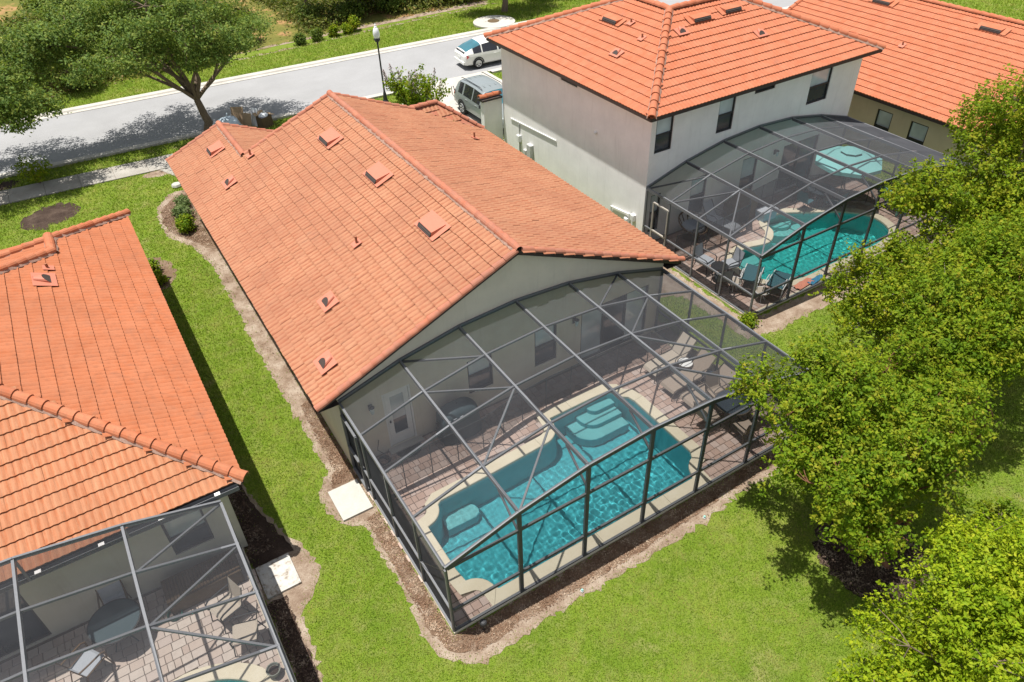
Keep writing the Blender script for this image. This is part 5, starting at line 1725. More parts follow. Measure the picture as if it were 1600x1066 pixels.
# mulch chips, leaf litter
def chips(polys, n, size, mat, name, label):
    out = []
    for P_ in polys:
        xs_, ys_ = [p_[0] for p_ in P_], [p_[1] for p_ in P_]
        m = int(n * abs(area2(P_)))
        X, Y = rg.uniform(min(xs_), max(xs_), m * 2), rg.uniform(min(ys_), max(ys_), m * 2)
        ok = pip(X, Y, P_)
        out.append(np.stack([X[ok], Y[ok], np.full(ok.sum(), .022) + rg.uniform(0, .015, ok.sum())], 1))
    C = np.concatenate(out)
    V, F = add_leaves(C, size, rg, updir=1.1, elong=2.6)
    tag(put_np(name, V, F, mat), label, 'mulch', kind='stuff')


MAT['chip'] = leafmat('bark chip', [(0, (.11, .06, .035)), (.5, (.22, .13, .08)), (.85, (.36, .25, .17)), (1, (.52, .42, .31))], .0, 2)
chips([BED_A], 330, .019, MAT['chip'], 'mulch_scatter', 'thinly scattered bark chips and litter over the sandy bed round the middle house')
chips([[(-.03, -5.97), (-.4, -5.6), (-.3, -6.2), (.2, -6.6), (1.4, -6.55), (4.7, -6.55), (8.5, -6.35), (11.3, -6.35), (11.3, -5.97)], [(-.03, -1.75), (-.4, -1.9), (-.4, -3.2), (-.42, -5.5), (-.03, -5.97)],
       [(-.02, 3.4), (-.4, 3.2), (-.5, 1.5), (-.5, .2), (-.8, -.3), (-.03, -.45)], [(-.1, 19.6), (-.6, 19.4), (-1.4, 18.5), (-1.55, 17.4), (-1.4, 16.2), (-.7, 14.9), (-.2, 14.2)]],
      1000, .02, MAT['chip'], 'mulch_chips', 'loose brown bark chips along the walls of the middle house')
MAT['chip_dark'] = leafmat('dark chip', [(0, (.05, .03, .022)), (.5, (.11, .07, .05)), (.85, (.2, .14, .1)), (1, (.42, .33, .24))], .0, 2)
chips([BEDS[4], [(-3.36, -2.85), (-2.9, -2.9), (-2.93, -4.3), (-2.98, -7), (-3.36, -7)], [(-3.3, 5), (-2.85, 5), (-2.85, -.2), (-2.72, -1.4), (-3.36, -1.4)]], 500, .025, MAT['chip_dark'], 'mulch_litter', 'dark leaf litter under the right tree and beside the left house')
#MARK4
# ------------------------------------------------------------------ pool furniture
def lounger(name, label, x, y, rz, sm='sling', fm_='frame_brown', group='sun loungers by the pools', back=50, z=ZD + .01):
    """foot end at the origin, head towards +x"""
    T = thing(name, label, 'sun lounger', (x, y, z), group, rz)
    h, wd = .33, .62
    L1, L2 = 1.22, .68
    a = R(back)
    P0, P1 = (0.0, h), (L1, h)
    P2 = (L1 + L2 * math.cos(a), h + L2 * math.sin(a))
    nseg = 6
    def sheet_(pts, nm, sag=.015):
        V, F = [], []
        for e in (0, .012):
            for (px, pz) in pts:
                V += [(px, -wd / 2 + .03, pz + e), (px, 0, pz + e - sag), (px, wd / 2 - .03, pz + e)]
        m = len(pts)
        for i in range(m - 1):
            for k in (0, 1):
                F.append((m * 3 + i * 3 + k, m * 3 + i * 3 + k + 3, m * 3 + i * 3 + k + 4, m * 3 + i * 3 + k + 1))
                F.append((i * 3 + k, i * 3 + k + 1, i * 3 + k + 4, i * 3 + k + 3))
        put(nm, V, F, MAT[sm], T, local=True)
    sheet_([(.0, h - .10), (.05, h - .03), (.16, h)] + [(.16 + (L1 - .16) * i / 4, h) for i in range(1, 5)], 'seat')
    sheet_([(L1 + L2 * t_ * math.cos(a), h + L2 * t_ * math.sin(a)) for t_ in (0.02, .35, .7, 1)], 'backrest')
    for sy in (-1, 1):
        yy = sy * wd / 2
        mb = MB()
        mb.tube([(-.06, yy, .02), (-.05, yy, .10), (.02, yy, h - .04), (.16, yy, h + .005), (L1, yy, h)], .016, 6)
        mb.tube([(L1 - .05, yy, h), (L1 + .12, yy, .02)], .016, 6)
        mb.tube([(.52, yy, h), (.45, yy, .02)], .014, 6)
        mb.build('side_frame', MAT[fm_], T, local=True)
        MB().tube([(L1, yy, h), (P2[0], yy, P2[1])], .016, 6).build('back_frame', MAT[fm_], T, local=True)
        MB().tube([(L1 - .42, yy, h), (L1 - .44, yy, h + .2), (L1 - .30, yy, h + .27), (L1 + .16, yy, h + .25)], .014, 6).build('armrest', MAT[fm_], T, local=True)
    return T


def chair(name, label, x, y, rz, sm='sling_pale', fm_='frame_brown', group='patio chairs', z=ZD + .01):
    """seat facing +x"""
    T = thing(name, label, 'chair', (x, y, z), group, rz)
    V, F = [], []
    prof = [(.30, .40), (.24, .44), (0, .42), (-.2, .41), (-.25, .46), (-.36, .95)]
    for e in (0, .015):
        for px, pz in prof: V += [(px, -.24, pz + e), (px, .24, pz + e)]
    m = len(prof)
    seatF = [(2 * i, 2 * i + 1, 2 * i + 3, 2 * i + 2) for i in range(m - 1)] + [(2 * m + 2 * i, 2 * m + 2 * i + 2, 2 * m + 2 * i + 3, 2 * m + 2 * i + 1) for i in range(m - 1)]
    ns = lambda fs, lo, hi: [f for f in fs if lo <= (f[0] % (2 * m)) // 2 < hi]
    put('seat', V, ns(seatF, 0, 3), MAT[sm], T, local=True)
    put('backrest', V, ns(seatF, 3, 5), MAT[sm], T, local=True)
    for sy in (-1, 1):
        yy = .26 * sy
        MB().tube([(.30, yy, .42), (-.22, yy, .42), (-.37, yy, .97)], .014, 6).build('side_frame', MAT[fm_], T, local=True)
        MB().tube([(-.30, yy, .70), (-.05, yy * 1.08, .68), (.22, yy * 1.12, .66), (.31, yy * 1.1, .60), (.30, yy * 1.08, .40)], .02, 6).build('armrest', MAT[fm_], T, local=True)
        MB().tube([(.28, yy, .42), (.34, yy, .0)], .014, 6).build('leg', MAT[fm_], T, local=True)
        MB().tube([(-.2, yy, .42), (-.34, yy, .0)], .014, 6).build('leg', MAT[fm_], T, local=True)
    return T


def round_table(name, label, x, y, r, h, top='glass', fm_='frame_brown', cat='table', group=None, z=ZD + .01):
    T = thing(name, label, cat, (x, y, z), group)
    MB().lathe([(r - .015, h - .02), (r, h - .01), (r - .01, h), (.01, h)], (0, 0, 0), 24).build('table_top', MAT[top], T, local=True)
    m = MB(); n_ = 24
    for k in range(n_):
        a, b = 2 * math.pi * k / n_, 2 * math.pi * (k + 1) / n_
        m.beam((r * math.cos(a), r * math.sin(a), h - .015), (r * math.cos(b), r * math.sin(b), h - .015), .03, .03)
    m.build('rim', MAT[fm_], T, local=True)
    for k in range(4):
        a = math.pi / 4 + k * math.pi / 2
        c_, s_ = math.cos(a), math.sin(a)
        MB().tube([(r * .75 * c_, r * .75 * s_, h - .02), (r * .3 * c_, r * .3 * s_, h * .55), (r * .35 * c_, r * .35 * s_, h * .3), (r * .62 * c_, r * .62 * s_, 0)], .015, 6).build('leg', MAT[fm_], T, local=True)
    return T


lounger('sun_lounger', 'tan sling sun lounger nearest the house wall, its back raised high', 9.2, -1.72, R(3), 'sling_pale')
lounger('sun_lounger', 'tan sling sun lounger standing between the other two by the rectangular pool', 9.12, -2.62, R(2), 'sling', back=48)
lounger('sun_lounger', 'tan sling sun lounger closest to the round patio table', 9.2, -3.38, R(-1), 'sling', back=44)
round_table('side_table', 'small white topped side table with twisted legs between the tan loungers', 10.25, -2.17, .24, .44, 'white_trim', 'frame_brown', 'side table')
round_table('side_table', 'small dark side table beside the head of the lounger closest to the patio table', 10.45, -3.02, .22, .44, 'glass', 'dark', 'side table')
round_table('patio_table', 'round glass patio table with scrolled brown legs at the right of the rectangular pool', 9.95, -4.45, .52, .72, 'glass')
for k, (x, y, a, lab) in enumerate(((9.2, -4.25, 0, 'brown framed chair on the pool side of the round glass table'), (10.1, -3.72, -95, 'brown framed chair between the loungers and the round glass table'),
                                    (10.5, -4.85, 150, 'brown framed chair in the corner behind the round glass table'), (9.75, -5.2, 80, 'brown framed chair in front of the round glass table by the screen'))):
    chair('patio_chair', lab, x, y, R(a), 'sling')

# covered grill
T = thing('covered_grill', 'grill under a dark blue grey vinyl cover against the beige rear wall', 'grill', (3.12, -.52, ZD + .01))
rk = np.random.default_rng(81)
V, F = [], []
prof = [(.0, .62, .34), (.15, .64, .35), (.55, .62, .34), (.80, .60, .34), (.90, .58, .33), (1.00, .50, .30), (1.10, .38, .24), (1.16, .22, .14), (1.18, .02, .02)]
sg = 28
for z, a, b in prof:
    for k in range(sg):
        t_ = 2 * math.pi * k / sg
        e = .5
        cx_, sy_ = math.copysign(abs(math.cos(t_)) ** e, math.cos(t_)), math.copysign(abs(math.sin(t_)) ** e, math.sin(t_))
        fold = 1 + .035 * math.sin(t_ * 9 + z * 2) * (1.2 - z)
        V.append((a * cx_ * fold, b * sy_ * fold, z + .02 * math.sin(t_ * 5 + 1) * (z < 1)))
for i in range(len(prof) - 1):
    for k in range(sg): F.append((i * sg + k, i * sg + (k + 1) % sg, (i + 1) * sg + (k + 1) % sg, (i + 1) * sg + k))
put('cover', V, F, MAT['cover'], T, smooth=True, local=True)
m = MB()
for k in range(6): m.tube([(-.5 + .2 * k, -.345, .96), (-.4 + .2 * k, -.35, .98)], .012, 5)
m.build('cover_seam', MAT['cushion_gray'], T, local=True)
MB().beam((-.62, 0, .55), (-.60, 0, .75), .05, .2).build('side_handle', MAT['dark'], T, local=True)
# door mat, hose, pole
mt = MB().add([(x, y, .02) for x, y in [(1.22, -.26), (1.98, -.26)] + [(1.6 + .38 * math.cos(R(a)), -.26 + .36 * math.sin(R(a))) for a in range(-15, -180, -15)]] +
              [(x, y, 0) for x, y in [(1.22, -.26), (1.98, -.26)] + [(1.6 + .38 * math.cos(R(a)), -.26 + .36 * math.sin(R(a))) for a in range(-15, -180, -15)]],
              [tuple(range(13))[::-1]] + [(i, (i + 1) % 13, 13 + (i + 1) % 13, 13 + i) for i in range(13)])
o = put('door_mat', np.array(mt.V) + [0, 0, ZD + .01], mt.F, MAT['mat'])
tag(o, 'black half round door mat before the white door', 'door mat')
m = MB(); pts = []
for k in range(60):
    a = k * .42
    pts.append((.72 + .17 * math.cos(a) + .002 * k, -.35 + .17 * math.sin(a), ZD + .03 + .0012 * k))
m.tube(pts + [(.75, -.1, .35), (.86, -.03, .62)], .012, 5)
tag(m.build('garden_hose', MAT['black_plastic']), 'dark coiled hose on the pavers below the wall tap left of the white door', 'hose')


def safety_fence(label, P, loc):
    T = thing('safety_fence', label, 'fence', loc, 'pool safety fences')
    z0 = ZD + .012
    pts = []
    for a, b in zip(P[:-1], P[1:]):
        a, b = np.array(a), np.array(b); k = max(1, round(np.linalg.norm(b - a) / .92))
        pts += [a + (b - a) * i / k for i in range(k)]
    pts.append(np.array(P[-1]))
    for p_ in pts: MB().tube([(*p_, z0), (*p_, z0 + 1.18)], .014, 6).build('post', MAT['dark'], T)
    for a, b in zip(pts[:-1], pts[1:]):
        MB().poly([(*a, z0 + .04), (*b, z0 + .04), (*b, z0 + 1.16), (*a, z0 + 1.16)]).build('mesh_panel', MAT['fence_mesh'], T)
        MB().beam((*a, z0 + 1.16), (*b, z0 + 1.16), .012, .02).build('top_hem', MAT['dark'], T)
    return T


safety_fence('black mesh child safety fence along the house side of the rectangular pool', [(.12, -1.52), (3.4, -1.44), (4.9, -1.14), (5.8, -1.04), (8.5, -1.03), (10.75, -1.25)], (5.4, -1.2, ZD))
safety_fence('black mesh child safety fence between the white house and the kidney pool', [(14.2, 2.75), (16.6, 2.75), (18.2, 2.95), (18.9, 3.65), (20.6, 3.85), (22.3, 3.1), (23.9, 1.7), (24.3, .2)], (19, 3, ZD))

# kidney pool side
lounger('sun_lounger', 'dark teal sling lounger nearest the kidney pool corner, white frame', 16.25, .62, R(212), 'sling_teal', 'white_trim', back=36)
lounger('sun_lounger', 'dark teal sling lounger closest to the front screen of the kidney pool', 16.75, -.28, R(205), 'sling_teal', 'white_trim', back=36)
round_table('side_table', 'low white stool table with slatted top beside the teal loungers', 14.75, .25, .26, .4, 'sling_pale', 'white_trim', 'side table')
round_table('side_table', 'second low white stool table in the front corner by the teal loungers', 15.1, -.75, .25, .4, 'sling_pale', 'white_trim', 'side table')
round_table('bistro_table', 'small round black table between grey cushioned chairs beside the kidney pool', 14.75, 1.0, .3, .6, 'dark', 'dark')
for x, y, a, lab in ((14.75, 1.75, -80, 'black chair with grey cushion nearest the house of the kidney pool'), (15.35, 1.05, 170, 'black chair with grey cushion between small black table and kidney pool'), (14.45, .55, 60, 'black chair with grey cushion against the side screen of the kidney pool')):
    c_ = chair('cushioned_chair', lab, x, y, R(a), 'cushion_gray', 'dark')
    MB().box(-.2, .24, -.22, .22, .44, .52).build('cushion', MAT['cushion_gray'], c_, local=True)
# round wicker chair
T = thing('papasan_chair', 'round dark wicker chair with grey cushion against the white rear wall', 'chair', (16.0, 3.75, ZD + .01))
m = MB()
for k in range(14):
    a = 2 * math.pi * k / 14
    m.tube([(.18 * math.cos(a), .18 * math.sin(a), .22), (.42 * math.cos(a), .42 * math.sin(a) - .05, .40 + .10 * math.sin(a)), (.58 * math.cos(a), .58 * math.sin(a), .66 + .22 * math.sin(a))], .018, 5)
m.tube([(.58 * math.cos(a), .58 * math.sin(a), .66 + .22 * math.sin(a)) for a in np.linspace(0, 2 * math.pi, 25)], .03, 6)
m.build('basket', MAT['wicker'], T, local=True)
MB().lathe([(.34, .0), (.36, .04), (.22, .24), (.20, .22)], (0, 0, 0), 14).build('base', MAT['wicker'], T, local=True)
MB().lathe([(.05, .30), (.32, .36), (.46, .50), (.44, .58), (.25, .44), (.03, .40)], (0, -.02, 0), 18).build('cushion', MAT['cushion_gray'], T, local=True)
# reclining grey chair, covered box, cooler
lounger('deck_recliner', 'pale grey recliner between the round wicker chair and the dark covered box', 17.55, 2.85, R(100), 'cushion_gray', 'dark', back=60)
T = thing('covered_box', 'tall dark covered grill against the rear wall of the white house', 'grill', (18.55, 3.75, ZD + .01))
m = MB(); m.prism([(-.62, -.33), (.62, -.33), (.66, -.2), (.66, .3), (-.66, .3), (-.66, -.2)], 0, .95)
m.add([(-.62, -.33, .95), (.62, -.33, .95), (.66, .3, .95), (-.66, .3, .95), (-.4, -.18, 1.2), (.4, -.18, 1.2), (.42, .2, 1.22), (-.42, .2, 1.22)], [(4, 5, 6, 7), (0, 1, 5, 4), (1, 2, 6, 5), (2, 3, 7, 6), (3, 0, 4, 7)])
m.build('cover', MAT['card_dark'], T, local=True)
MB().box(-.2, .2, -.36, -.33, .6, .7).build('cover_strap', MAT['dark'], T, local=True)
T = thing('cool_box', 'pale blue cool box with white lid beside the dark covered grill', 'cool box', (19.5, 3.15, ZD + .01))
m = MB(); m.add([(-.36, -.2, 0), (.36, -.2, 0), (.36, .2, 0), (-.36, .2, 0), (-.4, -.23, .36), (.4, -.23, .36), (.4, .23, .36), (-.4, .23, .36)], [(0, 3, 2, 1), (0, 1, 5, 4), (1, 2, 6, 5), (2, 3, 7, 6), (3, 0, 4, 7), (4, 5, 6, 7)]); m.build('body', plain('pale blue plastic', (.26, .42, .52), .5, .4), T, local=True)
MB().box(-.41, .41, -.24, .24, .36, .43).build('lid', MAT['cushion_gray'], T, local=True)
# umbrella over a dining set
T = thing('patio_umbrella', 'open aqua patio umbrella with vented top under the arched screen', 'umbrella', (22.9, 2.35, ZD + .01))
ns = 8
def ring(r, z): return [(r * math.cos(2 * math.pi * (k + .3) / ns), r * math.sin(2 * math.pi * (k + .3) / ns), z) for k in range(ns)]
m = MB(); a_, b_ = ring(1.35, 1.95), ring(.32, 2.32); m.add(a_ + b_, [(k, (k + 1) % ns, ns + (k + 1) % ns, ns + k) for k in range(ns)])
v_ = ring(1.35, 1.80); m.add(a_ + v_, [(k, ns + k, ns + (k + 1) % ns, (k + 1) % ns) for k in range(ns)])
m.build('canopy', MAT['umbrella'], T, local=True)
m = MB(); a_ = ring(.44, 2.36); m.add(a_ + [(0, 0, 2.52)], [(k, (k + 1) % ns, ns) for k in range(ns)]); m.build('vent_cap', MAT['umbrella'], T, local=True)
MB().tube([(0, 0, 0), (0, 0, 2.5)], .022, 8).build('pole', MAT['dark'], T, local=True)
for k in range(ns):
    p_ = ring(1.33, 1.93)[k]; MB().tube([p_, (p_[0] * .22, p_[1] * .22, 2.30)], .01, 5).build('rib', MAT['dark'], T, local=True)
MB().lathe([(.28, 0), (.26, .06), (.05, .1), (.04, .3)], (0, 0, 0), 14).build('base', MAT['dark'], T, local=True)
round_table('dining_table', 'round dark dining table under the aqua umbrella', 22.15, 2.75, .55, .72, 'glass', 'dark')
for x, y, a, lab in ((21.3, 2.75, 5, 'dark chair left of the table under the aqua umbrella'), (22.1, 1.95, 95, 'dark chair in front of the table under the aqua umbrella'), (22.2, 3.6, -95, 'dark chair behind the table under the aqua umbrella')):
    chair('dining_chair', lab, x, y, R(a), 'sling_teal', 'dark')
# aqua slatted bench
T = thing('slatted_bench', 'pale aqua slatted bench at the far end of the kidney pool', 'bench', (24.25, .75, ZD + .01), None, R(78))
for k in range(5): MB().box(-.65, .65, -.24 + .1 * k, -.155 + .1 * k, .40, .43).build('slat', MAT['towel_aqua'], T, local=True)
for k in range(3): MB().box(-.65, .65, .27, .295, .52 + .14 * k, .62 + .14 * k).build('back_slat', MAT['towel_aqua'], T, local=True)
for sx in (-.55, .55):
    for sy in (-.2, .22): MB().box(sx - .03, sx + .03, sy - .03, sy + .03, 0, .40 if sy < 0 else .95).build('leg', MAT['towel_aqua'], T, local=True)
# beach towels
def towel(name, label, x, y, a, mat_, w_, l_, seed):
    rr = np.random.default_rng(seed); V, F = [], []
    nx, ny = 12, 8
    for i in range(nx + 1):
        for j in range(ny + 1):
            u_, v_ = (i / nx - .5) * l_, (j / ny - .5) * w_
            V.append((x + u_ * math.cos(a) - v_ * math.sin(a), y + u_ * math.sin(a) + v_ * math.cos(a), ZD + .07 + .03 * math.sin(i * 1.3 + seed) * math.sin(j * 1.1) + rr.uniform(0, .02)))
    F = [(i * (ny + 1) + j, (i + 1) * (ny + 1) + j, (i + 1) * (ny + 1) + j + 1, i * (ny + 1) + j + 1) for i in range(nx) for j in range(ny)]
    tag(put(name, V, F, MAT[mat_], None, smooth=True), label, 'towel')


towel('beach_towel', 'crumpled coral beach towel on the deck edge of the kidney pool', 17.05, -.98, .1, 'towel_coral', .30, .9, 1)
towel('beach_towel', 'crumpled blue beach towel beside the coral one on the deck', 17.6, -1.05, .15, 'towel_blue', .22, .8, 2)

# bottom left deck
chair('patio_chair', 'grey beige sling chair with black curved arms on the pale pavers', -4.15, -2.75, R(-160), 'sling_pale', 'dark')
chair('patio_chair', 'round backed grey beige chair in front of the other one at the side screen', -3.95, -3.62, R(165), 'sling_pale', 'dark')
T = thing('storage_bench', 'long dark brown slatted bench in the shade of the left house wall', 'bench', (-4.45, -1.55, ZD + .01))
for k in range(22): MB().box(-.82 + .075 * k, -.755 + .075 * k, -.42, .30, .42, .45).build('slat', MAT['wicker'], T, local=True)
MB().box(-.83, .83, -.43, -.40, .0, .44).build('front_board', MAT['card_dark'], T, local=True)
MB().box(-.83, .83, .28, .31, .0, .44).build('back_board', MAT['card_dark'], T, local=True)
MB().box(-.85, -.82, -.43, .31, .0, .44).box(.82, .85, -.43, .31, .0, .44).build('end_board', MAT['card_dark'], T, local=True)
round_table('patio_table', 'round grey patio table seen through the mesh at the bottom left', -6.35, -1.95, .55, .72, 'cover', 'dark')
for x, y, a, lab in ((-7.1, -2.45, 35, 'grey wicker chair in front of the round table at the bottom left'), (-6.3, -1.3, -90, 'grey wicker chair behind the round table at the bottom left')):
    chair('wicker_chair', lab, x, y, R(a), 'cushion_gray', 'wicker')
m = MB()
pts = [(-5.25 + .16 * math.cos(k * .45), -2.0 + .16 * math.sin(k * .45), ZD + .03 + .001 * k) for k in range(50)]
m.tube(pts, .013, 5); tag(m.build('garden_hose', MAT['hose']), 'coiled green hose beside the dark slatted bench', 'hose')
T = thing('planter_pot', 'small round grey green pot in the corner of the pale paver deck', 'pot', (-3.72, -4.65, ZD + .02))
MB().lathe([(.10, 0), (.14, .2), (.16, .22), (.14, .22), (.12, .17), (.01, .16)], (0, 0, 0), 16).build('pot', MAT['bucket'], T, local=True)
MB().lathe([(.125, .165), (.05, .19), (.01, .2)], (0, 0, 0), 12).build('soil', MAT['mulch_dark'], T, local=True)

# ------------------------------------------------------------------ small garden things
T = thing('garden_light', 'small black path light on a stake at the front corner of the nearest enclosure', 'garden light', (.62, -6.2, .02))
MB().tube([(0, 0, 0), (0, 0, .22)], .018, 6).build('stake', MAT['dark'], T, local=True)
MB().lathe([(.04, .2), (.085, .24), (.085, .33), (.06, .36), (.02, .37)], (0, 0, 0), 10).build('shade', MAT['black_plastic'], T, local=True)
for x, y, lab in ((3.06, -6.62, 'pale sprinkler head in the soil edge below the middle of the nearest enclosure'), (6.93, -6.62, 'pale sprinkler head in the soil edge nearer the big right tree')):
    T = thing('sprinkler_head', lab, 'sprinkler', (x, y, .02), 'sprinkler heads along the bed')
    MB().lathe([(.04, 0), (.042, .02), (.03, .025), (.03, .02), (.01, .02)], (0, 0, 0), 12).build('ring', MAT['grey_box'], T, local=True)
    MB().lathe([(.028, .02), (.028, .07), (.01, .075)], (0, 0, 0), 8).build('nozzle', MAT['towel_aqua'], T, local=True)
# white stone by the walk
m = MB(); m.lathe([(.16, 0), (.24, .06), (.2, .15), (.02, .17)], (-.25, 20.6, 0), 7)
tag(m.build('stone_block', MAT['padwhite']), 'white stone at the front eave of the middle house beside the walk', 'stone')

# street lamp
T = thing('street_lamp', 'black street lamp post with white acorn globe beside the street', 'street lamp', (12.0, 24.25, 0))
MB().lathe([(.17, 0), (.17, .1), (.12, .2), (.085, .55), (.06, .62), (.05, .7), (.042, 3.2), (.06, 3.22), (.05, 3.3)], (0, 0, 0), 14).build('pole', MAT['dark'], T, local=True)
MB().lathe([(.06, 3.3), (.13, 3.36), (.17, 3.45), (.16, 3.5), (.05, 3.5)], (0, 0, 0), 14).build('collar', MAT['black_plastic'], T, local=True)
MB().lathe([(.12, 3.5), (.155, 3.58), (.175, 3.72), (.168, 3.86), (.13, 3.98), (.085, 4.05), (.05, 4.08)], (0, 0, 0), 16).build('globe', MAT['globe'], T, smooth=True, local=True)
MB().lathe([(.07, 4.07), (.075, 4.10), (.035, 4.14), (.045, 4.18), (.01, 4.26)], (0, 0, 0), 10).build('finial', MAT['globe'], T, local=True)

# kerbside rubbish behind the front gable
rk = np.random.default_rng(91)


def bag(name, label, x, y, s, mat_, seed):
    rr = np.random.default_rng(seed); V, F = [], []
    a, b = 14, 9
    for j in range(b + 1):
        ph = math.pi * j / b
        for k in range(a):
            t_ = 2 * math.pi * k / a
            r_ = s * math.sin(ph) * (1 + .12 * math.sin(3 * t_ + ph * 2 + seed) + rr.normal(0, .04)) + .01
            V.append((x + r_ * math.cos(t_) * 1.2, y + r_ * math.sin(t_), max(.03, s * .8 - s * .85 * math.cos(ph))))
    for j in range(b):
        for k in range(a): F.append((j * a + k, j * a + (k + 1) % a, (j + 1) * a + (k + 1) % a, (j + 1) * a + k))
    T = thing(name, label, 'bag', (x, y, 0))
    put(name.split('_')[0] + '_sack', V, F, MAT[mat_], T, smooth=True)
    MB().tube([(x, y, s * 1.55), (x + .02, y, s * 1.8), (x + .1, y + .03, s * 1.95)], [.03, .02, .06], 6).build('tied_neck', MAT[mat_], T)


bag('plastic_bag', 'big pale blue plastic bag in the kerbside rubbish pile', 3.55, 25.35, .52, 'bag_pale', 1)
bag('plastic_bag', 'white plastic bag at the oak trunk end of the kerbside rubbish pile', 2.95, 26.0, .30, 'bag_white', 2)
for nm, lab, p0, p1, h_, m_ in (('cardboard_sheet', 'brown cardboard sheet leaning behind the pale blue bag', (3.9, 26.05), (4.45, 25.7), .95, 'card'), ('cardboard_sheet', 'pale brown cardboard sheet leaning right of the blue bag', (4.25, 25.5), (4.6, 25.1), .75, 'card'), ('foam_board', 'white and blue striped board upright beside the dark carton', (4.75, 25.5), (4.95, 25.2), .9, 'bag_white')):
    m = MB(); a, b = np.array(p0), np.array(p1); nn = np.array([-(b - a)[1], (b - a)[0]]); nn = nn / np.linalg.norm(nn)
    V = [(*a, 0), (*b, 0), (*(b + nn * .25), h_), (*(a + nn * .25), h_)]
    V += [(v[0] + nn[0] * .03, v[1] + nn[1] * .03, v[2] + .01) for v in V]
    m.add(V, [(0, 1, 2, 3), (7, 6, 5, 4), (0, 4, 5, 1), (1, 5, 6, 2), (2, 6, 7, 3), (3, 7, 4, 0)])
    tag(m.build(nm, MAT[m_]), lab, 'board' if 'foam' in nm else 'cardboard')
T = thing('carton', 'dark brown open carton at the right end of the kerbside rubbish pile', 'carton', (5.35, 25.0, 0), None, .4)
MB().box(-.32, .32, -.26, -.25, 0, .6).box(-.32, .32, .25, .26, 0, .6).box(-.32, -.31, -.25, .25, 0, .6).box(.31, .32, -.25, .25, 0, .6).box(-.31, .31, -.25, .25, 0, .02).build('box', MAT['card_dark'], T, local=True)
MB().add([(-.32, .26, .6), (.32, .26, .6), (.32, .48, .72), (-.32, .48, .72)], [(0, 1, 2, 3)]).build('flap', MAT['card'], T, local=True)
MB().add([(.32, -.26, .6), (.32, .26, .6), (.54, .26, .55), (.54, -.26, .55)], [(0, 1, 2, 3)]).build('flap', MAT['card'], T, local=True)
bag('plastic_bag', 'small white bag lying in the dark open carton', 5.35, 25.0, .2, 'bag_white', 3)
for o in list(bpy.data.objects):
    if o.get('label') == 'small white bag lying in the dark open carton': o.location.z += .42

